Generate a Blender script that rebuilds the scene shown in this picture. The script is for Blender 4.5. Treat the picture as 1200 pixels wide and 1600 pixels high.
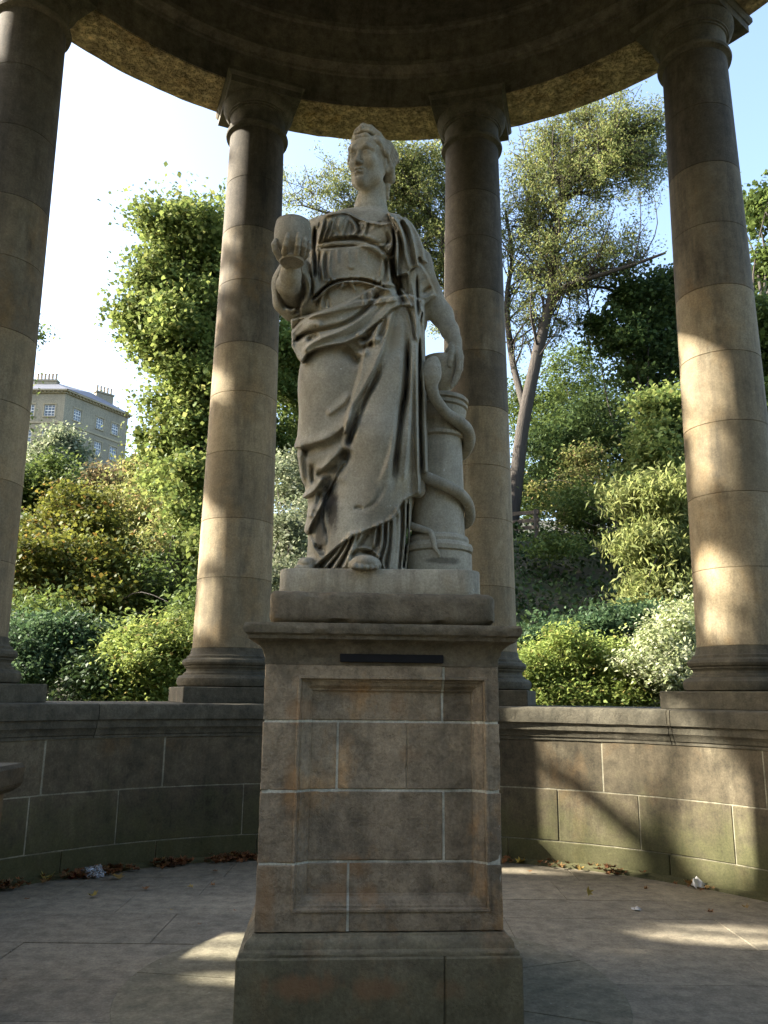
import bpy, math, random
import numpy as np
from mathutils import Vector
R = math.radians
rng = np.random.default_rng(7)
random.seed(7)
scene = bpy.context.scene
for o in list(bpy.data.objects): bpy.data.objects.remove(o, do_unlink=True)
COL = scene.collection

# ------------------------------------------------------------------ camera, sky, sun, exposure
F, PITCH, ROLL, EYE = 1271.0, R(12.7045), R(0.6135), 1.5      # focal length in photo pixels (1200 x 1600)
cam = bpy.data.cameras.new('camera'); cam_o = bpy.data.objects.new('camera', cam); COL.objects.link(cam_o)
cam.sensor_fit = 'VERTICAL'; cam.sensor_height = 24.0; cam.lens = 24.0 * F / 1600.0
cam.clip_start = 0.05; cam.clip_end = 2000.0
cam_o.location = (0, 0, EYE)
cam_o.rotation_mode = 'ZXY'
from mathutils import Matrix
cam_o.matrix_world = Matrix.Translation((0, 0, EYE)) @ Matrix.Rotation(R(90) + PITCH, 4, 'X') @ Matrix.Rotation(ROLL, 4, 'Z')
scene.camera = cam_o
scene.render.resolution_x, scene.render.resolution_y = 768, 1024

SUN_AZ, SUN_EL = R(-95.0), R(30.0)          # bearing from -Y (towards the camera) positive towards +X
sun_dir = Vector((math.sin(SUN_AZ) * math.cos(SUN_EL), -math.cos(SUN_AZ) * math.cos(SUN_EL), math.sin(SUN_EL)))
world = bpy.data.worlds.new('World'); scene.world = world; world.use_nodes = True
wn = world.node_tree.nodes; wl = world.node_tree.links
sky = wn.new('ShaderNodeTexSky'); sky.sky_type = 'NISHITA'; sky.sun_disc = False
sky.sun_elevation = SUN_EL
sky.sun_rotation = math.atan2(sun_dir.x, sun_dir.y)
sky.air_density = 1.0; sky.dust_density = 3.0; sky.ozone_density = 1.0
wl.new(sky.outputs[0], wn['Background'].inputs[0]); wn['Background'].inputs[1].default_value = 0.11
sl = bpy.data.lights.new('sun', 'SUN'); sl.energy = 4.1; sl.angle = R(0.55); sl.color = (1.0, 0.945, 0.85)
so = bpy.data.objects.new('sun', sl); COL.objects.link(so)
so.rotation_euler = (-sun_dir).to_track_quat('-Z', 'Y').to_euler(); so.location = (-30, 5, 30)
vs = scene.view_settings
vs.view_transform = 'Standard'; vs.look = 'None'; vs.gamma = 1.0; vs.use_curve_mapping = False
vs.exposure = 2.48
cy = scene.cycles
cy.max_bounces = 6; cy.diffuse_bounces = 4; cy.glossy_bounces = 2; cy.transmission_bounces = 4; cy.transparent_max_bounces = 4
cy.caustics_reflective = False; cy.caustics_refractive = False; cy.use_denoising = True

# ------------------------------------------------------------------ photo pixel -> place
cP, sP, cR, sR = math.cos(PITCH), math.sin(PITCH), math.cos(ROLL), math.sin(ROLL)
def ray(px, py):
    X, Y = px - 600.0, py - 800.0
    X, Y = X * cR + Y * sR, -X * sR + Y * cR
    return X, F * cP + Y * sP, F * sP - Y * cP
def at(px, py, y=None, z=None):
    dx, dy, dz = ray(px, py)
    t = y / dy if y is not None else (z - EYE) / dz
    return Vector((dx * t, dy * t, EYE + dz * t))
def proj(x, y, z):
    z = z - EYE
    d = y * cP + z * sP; u = -y * sP + z * cP
    X, Y = F * x / d, -F * u / d
    return 600 + X * cR - Y * sR, 800 + X * sR + Y * cR, d

# ------------------------------------------------------------------ mesh helpers
def link(name, me, mat=None, parent=None, smooth=False):
    o = bpy.data.objects.new(name, me); COL.objects.link(o)
    if mat is not None and not me.materials: me.materials.append(mat)
    if parent is not None: o.parent = parent
    if smooth: me.polygons.foreach_set('use_smooth', [True] * len(me.polygons))
    return o
def mesh(name, v, f, mat=None, parent=None, smooth=False):
    me = bpy.data.meshes.new(name); me.from_pydata([tuple(map(float, p)) for p in v], [], [tuple(map(int, q)) for q in f]); me.update()
    return link(name, me, mat, parent, smooth)
def quick_mesh(name, v, faces, mat=None, parent=None, smooth=False):
    """v (n,3) array, faces (m,k) array with k = 3 or 4"""
    me = bpy.data.meshes.new(name); v = np.asarray(v, np.float32); faces = np.asarray(faces, np.int32)
    k = faces.shape[1]
    me.vertices.add(len(v)); me.vertices.foreach_set('co', v.ravel())
    me.loops.add(faces.size); me.loops.foreach_set('vertex_index', faces.ravel())
    me.polygons.add(len(faces)); me.polygons.foreach_set('loop_start', np.arange(0, faces.size, k, dtype=np.int32))
    me.polygons.foreach_set('loop_total', np.full(len(faces), k, np.int32))
    if smooth: me.polygons.foreach_set('use_smooth', np.ones(len(faces), bool))
    me.update(calc_edges=True); me.validate()
    return link(name, me, mat, parent)
def empty(name, loc=(0, 0, 0)):
    o = bpy.data.objects.new(name, None); COL.objects.link(o); o.location = loc; o.empty_display_size = 0.2
    return o
def tag(o, label=None, cat=None, group=None, kind=None):
    if label: o['label'] = label
    if cat: o['category'] = cat
    if group: o['group'] = group
    if kind: o['kind'] = kind
    return o
def auto_smooth(o, deg=35):
    me = o.data
    me.polygons.foreach_set('use_smooth', [True] * len(me.polygons))
    try: me.set_sharp_from_angle(angle=R(deg))
    except Exception: pass
def lathe(prof, n=48, a0=0.0, a1=2 * math.pi):
    """profile [(r, z)] round the z axis; returns verts, faces"""
    closed = abs(a1 - a0 - 2 * math.pi) < 1e-6
    m = n if closed else n + 1
    v = []; f = []
    for i in range(m):
        a = a0 + (a1 - a0) * i / n
        for r, z in prof: v.append((r * math.cos(a), r * math.sin(a), z))
    k = len(prof)
    for i in range(n):
        j = (i + 1) % m
        for q in range(k - 1): f.append((i * k + q, j * k + q, j * k + q + 1, i * k + q + 1))
    return v, f
def bevel_box(x0, x1, y0, y1, z0, z1, b=0.006):
    """box with chamfered edges: 24 verts"""
    vs_ = []; idx = {}
    c = ((x0, x1), (y0, y1), (z0, z1))
    for ix in (0, 1):
        for iy in (0, 1):
            for iz in (0, 1):
                s = [(-1, 1)[q] for q in (ix, iy, iz)]
                p = [c[0][ix], c[1][iy], c[2][iz]]
                for ax in range(3):
                    q = [p[k] - (s[k] * b if k != ax else 0) for k in range(3)]
                    idx[(ix, iy, iz, ax)] = len(vs_); vs_.append(q)
    f = []
    for ax in range(3):
        o1, o2 = [(1, 2), (2, 0), (0, 1)][ax]
        for s in (0, 1):
            q = []
            for (p1, p2) in ((0, 0), (1, 0), (1, 1), (0, 1)):
                k = [0, 0, 0]; k[ax] = s; k[o1] = p1; k[o2] = p2; q.append(idx[(*k, ax)])
            f.append(q if s else q[::-1])
            # edges along axis ax
    for ax in range(3):
        o1, o2 = [(1, 2), (2, 0), (0, 1)][ax]
        for p1 in (0, 1):
            for p2 in (0, 1):
                k0 = [0, 0, 0]; k1 = [0, 0, 0]; k0[ax] = 0; k1[ax] = 1
                for k in (k0, k1): k[o1] = p1; k[o2] = p2
                f.append((idx[(*k0, o1)], idx[(*k1, o1)], idx[(*k1, o2)], idx[(*k0, o2)]))
    for ix in (0, 1):
        for iy in (0, 1):
            for iz in (0, 1): f.append(tuple(idx[(ix, iy, iz, a)] for a in range(3)))
    return vs_, f
def fix_normals(o):
    import bmesh
    bm = bmesh.new(); bm.from_mesh(o.data); bmesh.ops.recalc_face_normals(bm, faces=bm.faces); bm.to_mesh(o.data); bm.free()
def box(name, x0, x1, y0, y1, z0, z1, mat, parent=None, b=0.006):
    v, f = bevel_box(x0, x1, y0, y1, z0, z1, b)
    o = mesh(name, v, f, mat, parent); fix_normals(o); return o
def tube(path, rad, n=8, caps=True):
    """swept tube along a 3-D path with radius per point"""
    P = np.array([tuple(p) for p in path], float); k = len(P)
    rad = np.broadcast_to(np.asarray(rad, float), (k,))
    T = np.gradient(P, axis=0); T /= np.linalg.norm(T, axis=1)[:, None] + 1e-12
    up = np.array([0, 0, 1.0]) if abs(T[0, 2]) < 0.9 else np.array([1.0, 0, 0])
    v = []
    N = np.cross(T[0], up); N /= np.linalg.norm(N)
    for i in range(k):
        N = N - T[i] * (N @ T[i]); N /= np.linalg.norm(N) + 1e-12
        B = np.cross(T[i], N)
        for j in range(n):
            a = 2 * math.pi * j / n; v.append(P[i] + rad[i] * (math.cos(a) * N + math.sin(a) * B))
    f = []
    for i in range(k - 1):
        for j in range(n): f.append((i * n + j, i * n + (j + 1) % n, (i + 1) * n + (j + 1) % n, (i + 1) * n + j))
    if caps: f.append(tuple(range(n))[::-1]); f.append(tuple((k - 1) * n + j for j in range(n)))
    return v, f
def spline(pts, n=40):
    """Catmull-Rom through points"""
    P = np.array([tuple(p) for p in pts], float)
    P = np.vstack([2 * P[0] - P[1], P, 2 * P[-1] - P[-2]])
    out = []; m = len(P) - 3
    for t in np.linspace(0, m - 1e-6, n):
        i = int(t); u = t - i; a, b, c, d = P[i:i + 4]
        out.append(0.5 * (2 * b + (c - a) * u + (2 * a - 5 * b + 4 * c - d) * u * u + (3 * b - a - 3 * c + d) * u ** 3))
    return np.array(out)

# ------------------------------------------------------------------ materials
class NT:
    def __init__(s, name):
        s.m = bpy.data.materials.new(name); s.m.use_nodes = True
        s.t = s.m.node_tree; s.n = s.t.nodes; s.l = s.t.links
        s.b = s.n['Principled BSDF']; s.out = s.n['Material Output']
        s.pos = s.n.new('ShaderNodeNewGeometry').outputs['Position']
    def new(s, t, **kw):
        n = s.n.new(t)
        for k, v in kw.items(): setattr(n, k, v)
        return n
    def noise(s, scale, detail=5, rough=0.6, stretch=None, coord=None, dist=0.0):
        n = s.new('ShaderNodeTexNoise'); n.inputs['Scale'].default_value = scale
        n.inputs['Detail'].default_value = min(detail, 5.0); n.inputs['Roughness'].default_value = rough; n.inputs['Distortion'].default_value = dist
        c = coord or s.pos
        if stretch:
            mp = s.new('ShaderNodeMapping'); mp.inputs['Scale'].default_value = stretch; s.l.new(c, mp.inputs[0]); c = mp.outputs[0]
        s.l.new(c, n.inputs['Vector']); return n.outputs['Fac']
    def ramp(s, fac, stops):
        r = s.new('ShaderNodeValToRGB'); e = r.color_ramp.elements
        while len(e) < len(stops): e.new(0.5)
        for i, (p, c) in enumerate(stops):
            e[i].position = p; e[i].color = (c, c, c, 1) if isinstance(c, (int, float)) else (*c, 1)
        s.l.new(fac, r.inputs[0]); return r.outputs[0]
    def mix(s, fac, a, b, mode='MIX'):
        n = s.new('ShaderNodeMix', data_type='RGBA', blend_type=mode)
        for v, k in ((fac, 0), (a, 6), (b, 7)):
            if hasattr(v, 'links') or hasattr(v, 'is_linked'): s.l.new(v, n.inputs[k])
            elif isinstance(v, (int, float)): n.inputs[k].default_value = v
            else: n.inputs[k].default_value = (*v, 1)
        return n.outputs[2]
    def math(s, op, a, b=0.0):
        n = s.new('ShaderNodeMath', operation=op)
        for v, k in ((a, 0), (b, 1)):
            if hasattr(v, 'is_linked'): s.l.new(v, n.inputs[k])
            else: n.inputs[k].default_value = v
        return n.outputs[0]
    def sepz(s):
        n = s.new('ShaderNodeSeparateXYZ'); s.l.new(s.pos, n.inputs[0]); return n.outputs[2]
    def bump(s, h, strength=0.3, dist=0.02, prev=None):
        n = s.new('ShaderNodeBump'); n.inputs['Strength'].default_value = strength; n.inputs['Distance'].default_value = dist
        s.l.new(h, n.inputs['Height'])
        if prev is not None: s.l.new(prev, n.inputs['Normal'])
        return n.outputs[0]
    def rand(s): return s.new('ShaderNodeObjectInfo').outputs['Random']

def stone(name, base, alt, dark, rough=0.85, gain=1.0, mott=(0.55, 1.34), var=0.35, streak=0.6, bump=0.35, grain=60, moss=None, rust=None, big=0.9, speck=None, pit=0.0, pale=None):
    tint = (gain * 0.965, gain * 0.985, gain * 0.92)
    base, alt, dark = [tuple(q * w for q, w in zip(k, tint)) for k in (base, alt, dark)]
    if rust: rust = tuple(q * w for q, w in zip(rust, tint))
    if pale: pale = tuple(q * w for q, w in zip(pale, tint))
    t = NT(name)
    n1 = t.noise(big, 6, 0.65, dist=0.3)
    c = t.mix(t.ramp(n1, [(0.32, 0.0), (0.68, 1.0)]), base, alt)
    # vertical water streaks and soot
    ns = t.noise(2.2, 6, 0.7, stretch=(2.2, 2.2, 0.35))
    c = t.mix(t.math('MULTIPLY', t.ramp(ns, [(0.48, 0.0), (0.74, 1.0)]), streak), c, dark)
    if pale:
        np_ = t.noise(3.1, 5, 0.7, stretch=(1.6, 1.6, 0.5))
        c = t.mix(t.math('MULTIPLY', t.ramp(np_, [(0.55, 0.0), (0.72, 1.0)]), 0.6), c, pale)
    if rust:
        nr = t.noise(2.6, 5, 0.65, stretch=(1.0, 1.0, 0.6))
        c = t.mix(t.math('MULTIPLY', t.ramp(nr, [(0.54, 0.0), (0.70, 1.0)]), 0.75), c, rust)
    nb = t.noise(9, 6, 0.7)
    c = t.mix(1.0, c, t.ramp(nb, [(0.28, mott[0]), (0.72, mott[1])]), 'MULTIPLY')
    rr = t.rand()
    c = t.mix(1.0, c, t.ramp(rr, [(0.0, 1.0 - var), (1.0, 1.0 + var * 0.6)]), 'MULTIPLY')
    if moss:
        z0, z1, amount, mc = moss
        z = t.sepz()
        mr = t.new('ShaderNodeMapRange'); mr.inputs[1].default_value = z0; mr.inputs[2].default_value = z1; mr.inputs[3].default_value = 1.0; mr.inputs[4].default_value = 0.0
        t.l.new(z, mr.inputs[0])
        nm = t.noise(4.5, 6, 0.72)
        k = t.math('ADD', t.math('MULTIPLY', mr.outputs[0], 0.55), t.math('MULTIPLY', nm, 0.75))
        c = t.mix(t.math('MULTIPLY', t.ramp(k, [(0.52, 0.0), (0.78, 1.0)]), amount), c, mc)
    if speck:
        nk = t.new('ShaderNodeTexVoronoi'); nk.inputs['Scale'].default_value = 26; t.l.new(t.pos, nk.inputs['Vector'])
        keep = t.noise(7, 3)
        m = t.math('MULTIPLY', t.ramp(nk.outputs['Distance'], [(0.05, 1.0), (0.16, 0.0)]), t.ramp(keep, [(0.55, 0.0), (0.62, 1.0)]))
        c = t.mix(m, c, speck)
    g = t.noise(grain, 6, 0.75)
    c = t.mix(1.0, c, t.ramp(g, [(0.3, 0.72), (0.7, 1.26)]), 'MULTIPLY')
    t.l.new(c, t.b.inputs['Base Color'])
    t.b.inputs['Roughness'].default_value = rough
    t.b.inputs['Specular IOR Level'].default_value = 0.25
    h = t.math('ADD', t.math('MULTIPLY', g, 0.4), t.math('MULTIPLY', nb, 0.8))
    nrm = t.bump(h, bump, 0.012)
    if pit:
        v = t.noise(22, 4, 0.8)
        nrm = t.bump(t.ramp(v, [(0.36, 0.0), (0.5, 1.0)]), pit, 0.01, nrm)
    t.l.new(nrm, t.b.inputs['Normal'])
    return t.m
def plain(name, col, rough=0.6, metal=0.0, nscale=8, var=0.25):
    t = NT(name)
    n = t.noise(nscale, 5)
    c = t.mix(1.0, col, t.ramp(n, [(0.3, 1 - var), (0.7, 1 + var)]), 'MULTIPLY')
    t.l.new(c, t.b.inputs['Base Color']); t.b.inputs['Roughness'].default_value = rough; t.b.inputs['Metallic'].default_value = metal
    return t.m
M_WALL = stone('wall sandstone', (0.225, 0.175, 0.115), (0.135, 0.11, 0.072), (0.045, 0.042, 0.026), moss=(-0.1, 1.0, 0.65, (0.075, 0.08, 0.026)), var=0.2, pale=(0.34, 0.28, 0.19), rust=(0.22, 0.14, 0.07), gain=0.72)
M_COPE = stone('coping sandstone', (0.20, 0.17, 0.125), (0.12, 0.105, 0.075), (0.05, 0.048, 0.035), var=0.15, pit=0.3, gain=0.72)
M_WMORTAR = stone('wall mortar', (0.36, 0.32, 0.24), (0.22, 0.195, 0.14), (0.08, 0.072, 0.045), var=0.05, streak=0.8, grain=90, big=2.0)
M_MORTAR = stone('lime mortar', (0.74, 0.69, 0.59), (0.60, 0.55, 0.46), (0.22, 0.19, 0.14), var=0.05, streak=0.45, grain=90, big=2.5)
M_COL = stone('column sandstone', (0.37, 0.285, 0.18), (0.28, 0.22, 0.145), (0.075, 0.066, 0.055), var=0.26, streak=0.75, bump=0.14, big=0.45, rust=(0.35, 0.24, 0.13), pale=(0.46, 0.385, 0.27), gain=0.95, mott=(0.78, 1.18))
M_COLM = stone('mid-tone column sandstone', (0.24, 0.19, 0.13), (0.16, 0.13, 0.095), (0.05, 0.045, 0.038), var=0.2, streak=0.85, bump=0.14, big=0.5, rust=(0.26, 0.165, 0.08), pale=(0.32, 0.27, 0.2), gain=1.00, mott=(0.75, 1.2))  # in-between drum tone: stain plus some of the dome's shade in the colour
M_COLD = stone('soot and shade column sandstone', (0.155, 0.125, 0.092), (0.105, 0.088, 0.068), (0.032, 0.03, 0.027), var=0.22, streak=0.85, bump=0.14, big=0.5, pale=(0.22, 0.19, 0.15), gain=0.92, mott=(0.72, 1.22))  # dark upper drums: soot, with the dome's shade also put into the colour
M_CAP = stone('capital sandstone', (0.21, 0.175, 0.13), (0.13, 0.115, 0.09), (0.05, 0.047, 0.038), var=0.12, bump=0.25, gain=0.85)
M_SOFFIT = stone('soffit sandstone', (0.74, 0.56, 0.34), (0.46, 0.34, 0.21), (0.13, 0.10, 0.065), var=0.1, streak=0.7, bump=1.0, grain=22, pit=1.0, big=3.4, pale=(0.78, 0.64, 0.44), rust=(0.50, 0.31, 0.13), mott=(0.30, 1.60))
M_DOME = stone('dome soot stone', (0.125, 0.105, 0.08), (0.075, 0.065, 0.052), (0.03, 0.028, 0.024), var=0.25, streak=0.7, gain=1.6)
M_PED = stone('pedestal sandstone', (0.255, 0.19, 0.13), (0.185, 0.142, 0.10), (0.075, 0.062, 0.044), var=0.30, rust=(0.36, 0.19, 0.075), bump=0.55, pit=0.4, big=1.3, gain=1.55)
M_PEDTOP = stone('cornice sandstone', (0.20, 0.155, 0.11), (0.14, 0.115, 0.08), (0.06, 0.052, 0.038), var=0.08, bump=0.4, pit=0.2, gain=1.10)
M_PLINTH = stone('plinth sandstone', (0.21, 0.17, 0.115), (0.165, 0.138, 0.092), (0.07, 0.06, 0.04), moss=(0.1, 0.5, 0.4, (0.105, 0.098, 0.04)), rust=(0.24, 0.135, 0.07), var=0.08, pit=0.25, gain=1.30)
M_STATUE = stone('statue marble', (0.385, 0.34, 0.275), (0.315, 0.275, 0.222), (0.13, 0.11, 0.078), var=0.04, streak=0.75, bump=0.12, grain=90, rust=(0.37, 0.28, 0.165), speck=(0.66, 0.62, 0.52), pale=(0.50, 0.445, 0.35), big=1.4, gain=1.20, mott=(0.80, 1.16))
M_FLOOR = stone('flagstone', (0.205, 0.170, 0.125), (0.16, 0.137, 0.104), (0.09, 0.08, 0.065), var=0.10, streak=0.0, bump=0.3, big=0.7, speck=(0.36, 0.33, 0.28), rough=0.8, gain=1.50)
M_FLOOR2 = stone('inner paving', (0.165, 0.14, 0.10), (0.135, 0.122, 0.085), (0.08, 0.075, 0.055), var=0.06, streak=0.0, bump=0.35, big=1.2, speck=(0.34, 0.33, 0.28), rough=0.85, gain=1.50)
M_BLACK = plain('black metal strip', (0.006, 0.006, 0.007), 0.9)

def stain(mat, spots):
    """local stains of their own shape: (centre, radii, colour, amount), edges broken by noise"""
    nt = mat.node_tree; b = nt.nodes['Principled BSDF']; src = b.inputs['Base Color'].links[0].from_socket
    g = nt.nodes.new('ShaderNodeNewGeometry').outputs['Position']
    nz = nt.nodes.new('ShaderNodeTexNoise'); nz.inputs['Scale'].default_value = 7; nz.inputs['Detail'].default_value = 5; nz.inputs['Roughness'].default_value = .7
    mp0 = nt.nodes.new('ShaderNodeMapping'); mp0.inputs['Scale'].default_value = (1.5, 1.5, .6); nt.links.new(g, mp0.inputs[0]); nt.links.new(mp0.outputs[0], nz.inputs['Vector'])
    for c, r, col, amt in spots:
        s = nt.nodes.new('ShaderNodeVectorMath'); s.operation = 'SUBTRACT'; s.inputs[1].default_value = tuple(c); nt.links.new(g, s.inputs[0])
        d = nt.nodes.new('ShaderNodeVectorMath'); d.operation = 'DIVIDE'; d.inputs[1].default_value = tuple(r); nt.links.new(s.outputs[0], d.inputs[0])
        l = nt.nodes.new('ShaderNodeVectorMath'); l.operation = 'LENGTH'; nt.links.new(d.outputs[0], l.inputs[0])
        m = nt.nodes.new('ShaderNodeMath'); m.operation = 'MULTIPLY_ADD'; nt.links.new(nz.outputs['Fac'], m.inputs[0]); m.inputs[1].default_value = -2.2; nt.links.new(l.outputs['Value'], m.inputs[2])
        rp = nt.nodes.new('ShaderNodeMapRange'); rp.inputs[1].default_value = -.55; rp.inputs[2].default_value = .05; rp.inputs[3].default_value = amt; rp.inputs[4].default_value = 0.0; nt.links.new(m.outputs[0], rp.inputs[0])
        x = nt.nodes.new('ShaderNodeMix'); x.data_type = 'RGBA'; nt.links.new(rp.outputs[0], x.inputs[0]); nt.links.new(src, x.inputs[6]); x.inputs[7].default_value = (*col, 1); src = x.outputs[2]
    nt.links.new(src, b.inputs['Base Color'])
# ================================================================== THE SETTING: temple, paving, pedestal
CX, CY = -0.036, 4.7093                     # centre of the rotunda
RC, PHI2 = 4.2682, -21.4173                 # ring of columns
RW, RCOPE, HC = 3.6431, 3.5616, 1.411       # wall face, coping nose, coping height
HS, RO, RI = 8.6422, 4.6975, 4.0774         # soffit height, architrave outer / inner radius
def pol(phi, r, z=0.0):                      # phi in degrees from the far axis (+Y), positive to the right
    return Vector((CX + r * math.sin(R(phi)), CY + r * math.cos(R(phi)), z))
def phi_at(px, z, r):
    best = min(np.arange(-89, 89, 0.1), key=lambda ph: abs(proj(*pol(ph, r, z))[0] - px))
    return float(best)
def z_at(px, py, r):
    """height on the far cylinder of radius r that shows at this pixel"""
    best = None
    dx, dy, dz = ray(px, py)
    a = dx * dx + dy * dy; b = -2 * (dx * CX + dy * CY); c = CX * CX + CY * CY - r * r
    t = (-b + math.sqrt(b * b - 4 * a * c)) / (2 * a)
    return EYE + dz * t

temple = tag(empty('temple', (CX, CY, 0)), 'round sandstone temple of tall columns and soot-dark dome around the statue', 'temple')
def T(o):                                    # parent a world-space mesh to the temple
    o.parent = temple; o.location = (-CX, -CY, 0); return o

# ---- paving: one ground slab, flags, inner ring of stones round the pedestal
pav = mesh('paving', *[(lambda n=72, r=5.6: ([pol(360 * i / n, r, -0.03) for i in range(n)] + [pol(360 * i / n, r, -0.6) for i in range(n)],
      [tuple(range(n))[::-1]] + [(i, (i + 1) % n, n + (i + 1) % n, n + i) for i in range(n)]))()][0], M_MORTAR)
fix_normals(pav)
tag(pav, kind='structure'); pav.data.materials.clear(); pav.data.materials.append(M_FLOOR2)
def slab(poly, z0, z1, mat, parent, name='paving_stone', b=0.006):
    n = len(poly); c = sum((Vector((p[0], p[1], 0)) for p in poly), Vector()) / n
    v = [(p[0], p[1], z0) for p in poly] + [(p[0], p[1], z1 - b) for p in poly]
    v += [tuple((Vector((p[0], p[1], 0)) + (c - Vector((p[0], p[1], 0))).normalized() * b) + Vector((0, 0, z1))) for p in poly]
    f = [tuple(range(2 * n, 3 * n))]
    for k in (0, 1):
        for i in range(n): f.append((k * n + i, k * n + (i + 1) % n, (k + 1) * n + (i + 1) % n, (k + 1) * n + i))
    o = mesh(name, v, f, mat, parent); fix_normals(o); return o
rs = random.Random(3)
y = -1.0; row = 0
rows = [0.62, 0.20, 0.72, 0.55, 0.66, 0.22, 0.70, 0.58, 0.64, 0.70, 0.52, 0.66, 0.6, 0.7, 0.6, 0.6, 0.7, 0.6]
y = CY - 4.15
while y < CY + 3.9:
    d = rows[row % len(rows)]
    half = math.sqrt(max(0.05, 4.1 ** 2 - min(abs(y - CY), abs(y + d - CY)) ** 2))
    x = CX - half - rs.uniform(0, 0.6)
    while x < CX + half:
        w = rs.uniform(0.75, 1.5) if d > 0.3 else rs.uniform(1.2, 2.2)
        g = 0.0018
        far = max(math.hypot(px_ - CX, py_ - CY) for px_ in (x, x + w) for py_ in (y, y + d))
        if min(math.hypot(min(max(CX, x), x + w) - CX, min(max(CY, y), y + d) - CY), 9) < 3.75 and far > 1.2:
            j = lambda: rs.uniform(-0.012, 0.012)
            sk = rs.uniform(-0.05, 0.05)
            poly = [(x + g, y + g), (x + w - g, y + g), (x + w - g, y + d - g), (x + g, y + d - g)]
            slab(poly, -0.06, rs.uniform(-0.003, 0.002), M_FLOOR, pav, b=0.0025)
        x += w
    y += d; row += 1
RR = 1.31
a = 12.0
while a < 372:
    da = rs.uniform(38, 64)
    if a + da > 352: da = 372 - a
    n = 10
    poly = [pol(a + 0.15 + (da - 0.3) * i / n, RR) for i in range(n + 1)] + [pol(a + 0.15 + (da - 0.3) * (n - i) / n, 0.35) for i in range(n + 1)]
    slab([(p.x, p.y) for p in poly], -0.05, 0.0065 + rs.uniform(-0.001, 0.001), M_FLOOR2, pav)
    a += da

# ---- parapet wall: three courses of curved blocks, moulded coping
zA1 = z_at(400, 1149, RW); zA0 = z_at(400, 1224.5, RW); zB0 = z_at(400, 1303, RW)
WALL0, WALL1 = -168.0, 154.0                 # the wall runs between these bearings, entrance at the camera
wall = T(empty('parapet_wall')); 
wall.location = (-CX, -CY, 0)
def curved(name, p0, p1, r0, r1, z0, z1, mat, parent, b=0.005, nseg=None, bump=0.0):
    """curved block between bearings p0..p1, radii r0 (inner) .. r1 (outer) with softened inner edges"""
    n = nseg or max(3, int(abs(p1 - p0) / 3.5))
    bd = math.degrees(b / r0)
    ang = [p0, p0 + bd] + [p0 + (p1 - p0) * i / n for i in range(1, n)] + [p1 - bd, p1]
    v = []; k = 8
    for i, a_ in enumerate(ang):
        e = b if i in (0, len(ang) - 1) else 0.0
        for r, z in ((r1, z0), (r0 + b, z0), (r0 + e, z0 + b), (r0 + e, (z0 + z1) / 2), (r0 + e, z1 - b), (r0 + b, z1), (r1, z1), (r1, (z0 + z1) / 2)):
            v.append(pol(a_, r, z))
    f = []
    for i in range(len(ang) - 1):
        for q in range(k): f.append((i * k + q, i * k + (q + 1) % k, (i + 1) * k + (q + 1) % k, (i + 1) * k + q))
    f.append(tuple(range(k))); f.append(tuple((len(ang) - 1) * k + q for q in range(k))[::-1])
    o = mesh(name, v, f, mat, parent); fix_normals(o); auto_smooth(o, 30); return o
curved('mortar_core', WALL0 + 0.6, WALL1 - 0.6, RW + 0.003, 4.9, -0.04, zA1 + 0.02, M_WMORTAR, wall, nseg=110)
def course(z0, z1, known, lo, hi, r0=RW, kmat=M_WALL, g=0.004):
    js = sorted(known); rr = random.Random(int(z0 * 1000) + 5)
    while js[0] > WALL0 + 14: js.insert(0, js[0] - rr.uniform(lo, hi))
    while js[-1] < WALL1 - 14: js.append(js[-1] + rr.uniform(lo, hi))
    js = [WALL0] + [q for q in js if WALL0 + 5 < q < WALL1 - 5] + [WALL1]
    ga = math.degrees(g / r0)
    for a_, b_ in zip(js[:-1], js[1:]):
        curved('stone_block', a_ + ga, b_ - ga, r0 + rr.uniform(-0.004, 0.002), 4.95, z0 + g, z1 - g, kmat, wall)
pa = lambda px, z: phi_at(px, z, RW)
course(zA0, zA1, [pa(70, 1.0), pa(257, 1.0), pa(430, 1.0), pa(590, 1), pa(770, 1.0), pa(940, 1.0), pa(1193, 1.0)], 15, 22)
course(zB0, zA0, [pa(185, 0.6), pa(381, 0.6), pa(560, .6), pa(720, 0.6), pa(871, 0.6), pa(998, 0.6), pa(1145, 0.6)], 12, 19)
course(-0.02, zB0, [pa(94, 0.15), pa(243, 0.15), pa(400, .15), pa(590, .15), pa(795, 0.15), pa(1048, 0.15)], 14, 22, RW - 0.012)
# kerb strip of rough mortar at the foot
def ring_sweep(name, prof, mat, parent, a0, a1, n=160, wob=0.0, sm=35):
    v = []; k = len(prof); closed = abs(a1 - a0) > 359.9
    m = n if closed else n + 1
    rr = np.random.default_rng(5)
    for i in range(m):
        a_ = a0 + (a1 - a0) * i / n
        for q, (r, z) in enumerate(prof): v.append(pol(a_, r + (rr.uniform(-wob, wob) if wob else 0), z + (rr.uniform(-wob, wob) if wob else 0)))
    f = [(i * k + q, i * k + (q + 1) % k, ((i + 1) % m) * k + (q + 1) % k, ((i + 1) % m) * k + q) for i in range(n) for q in range(k)]
    if not closed: f.append(tuple(range(k))); f.append(tuple((m - 1) * k + q for q in range(k))[::-1])
    o = mesh(name, v, f, mat, parent); fix_normals(o); auto_smooth(o, sm); return o
ring_sweep('foot_fillet', [(RW - 0.075, -0.02), (RW - 0.065, 0.025), (RW + 0.01, 0.045), (RW + 0.01, -0.02)], M_WALL, wall, WALL0 + 1, WALL1 - 1, 300, 0.007)
HF = 1.268
zm = zA1
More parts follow.
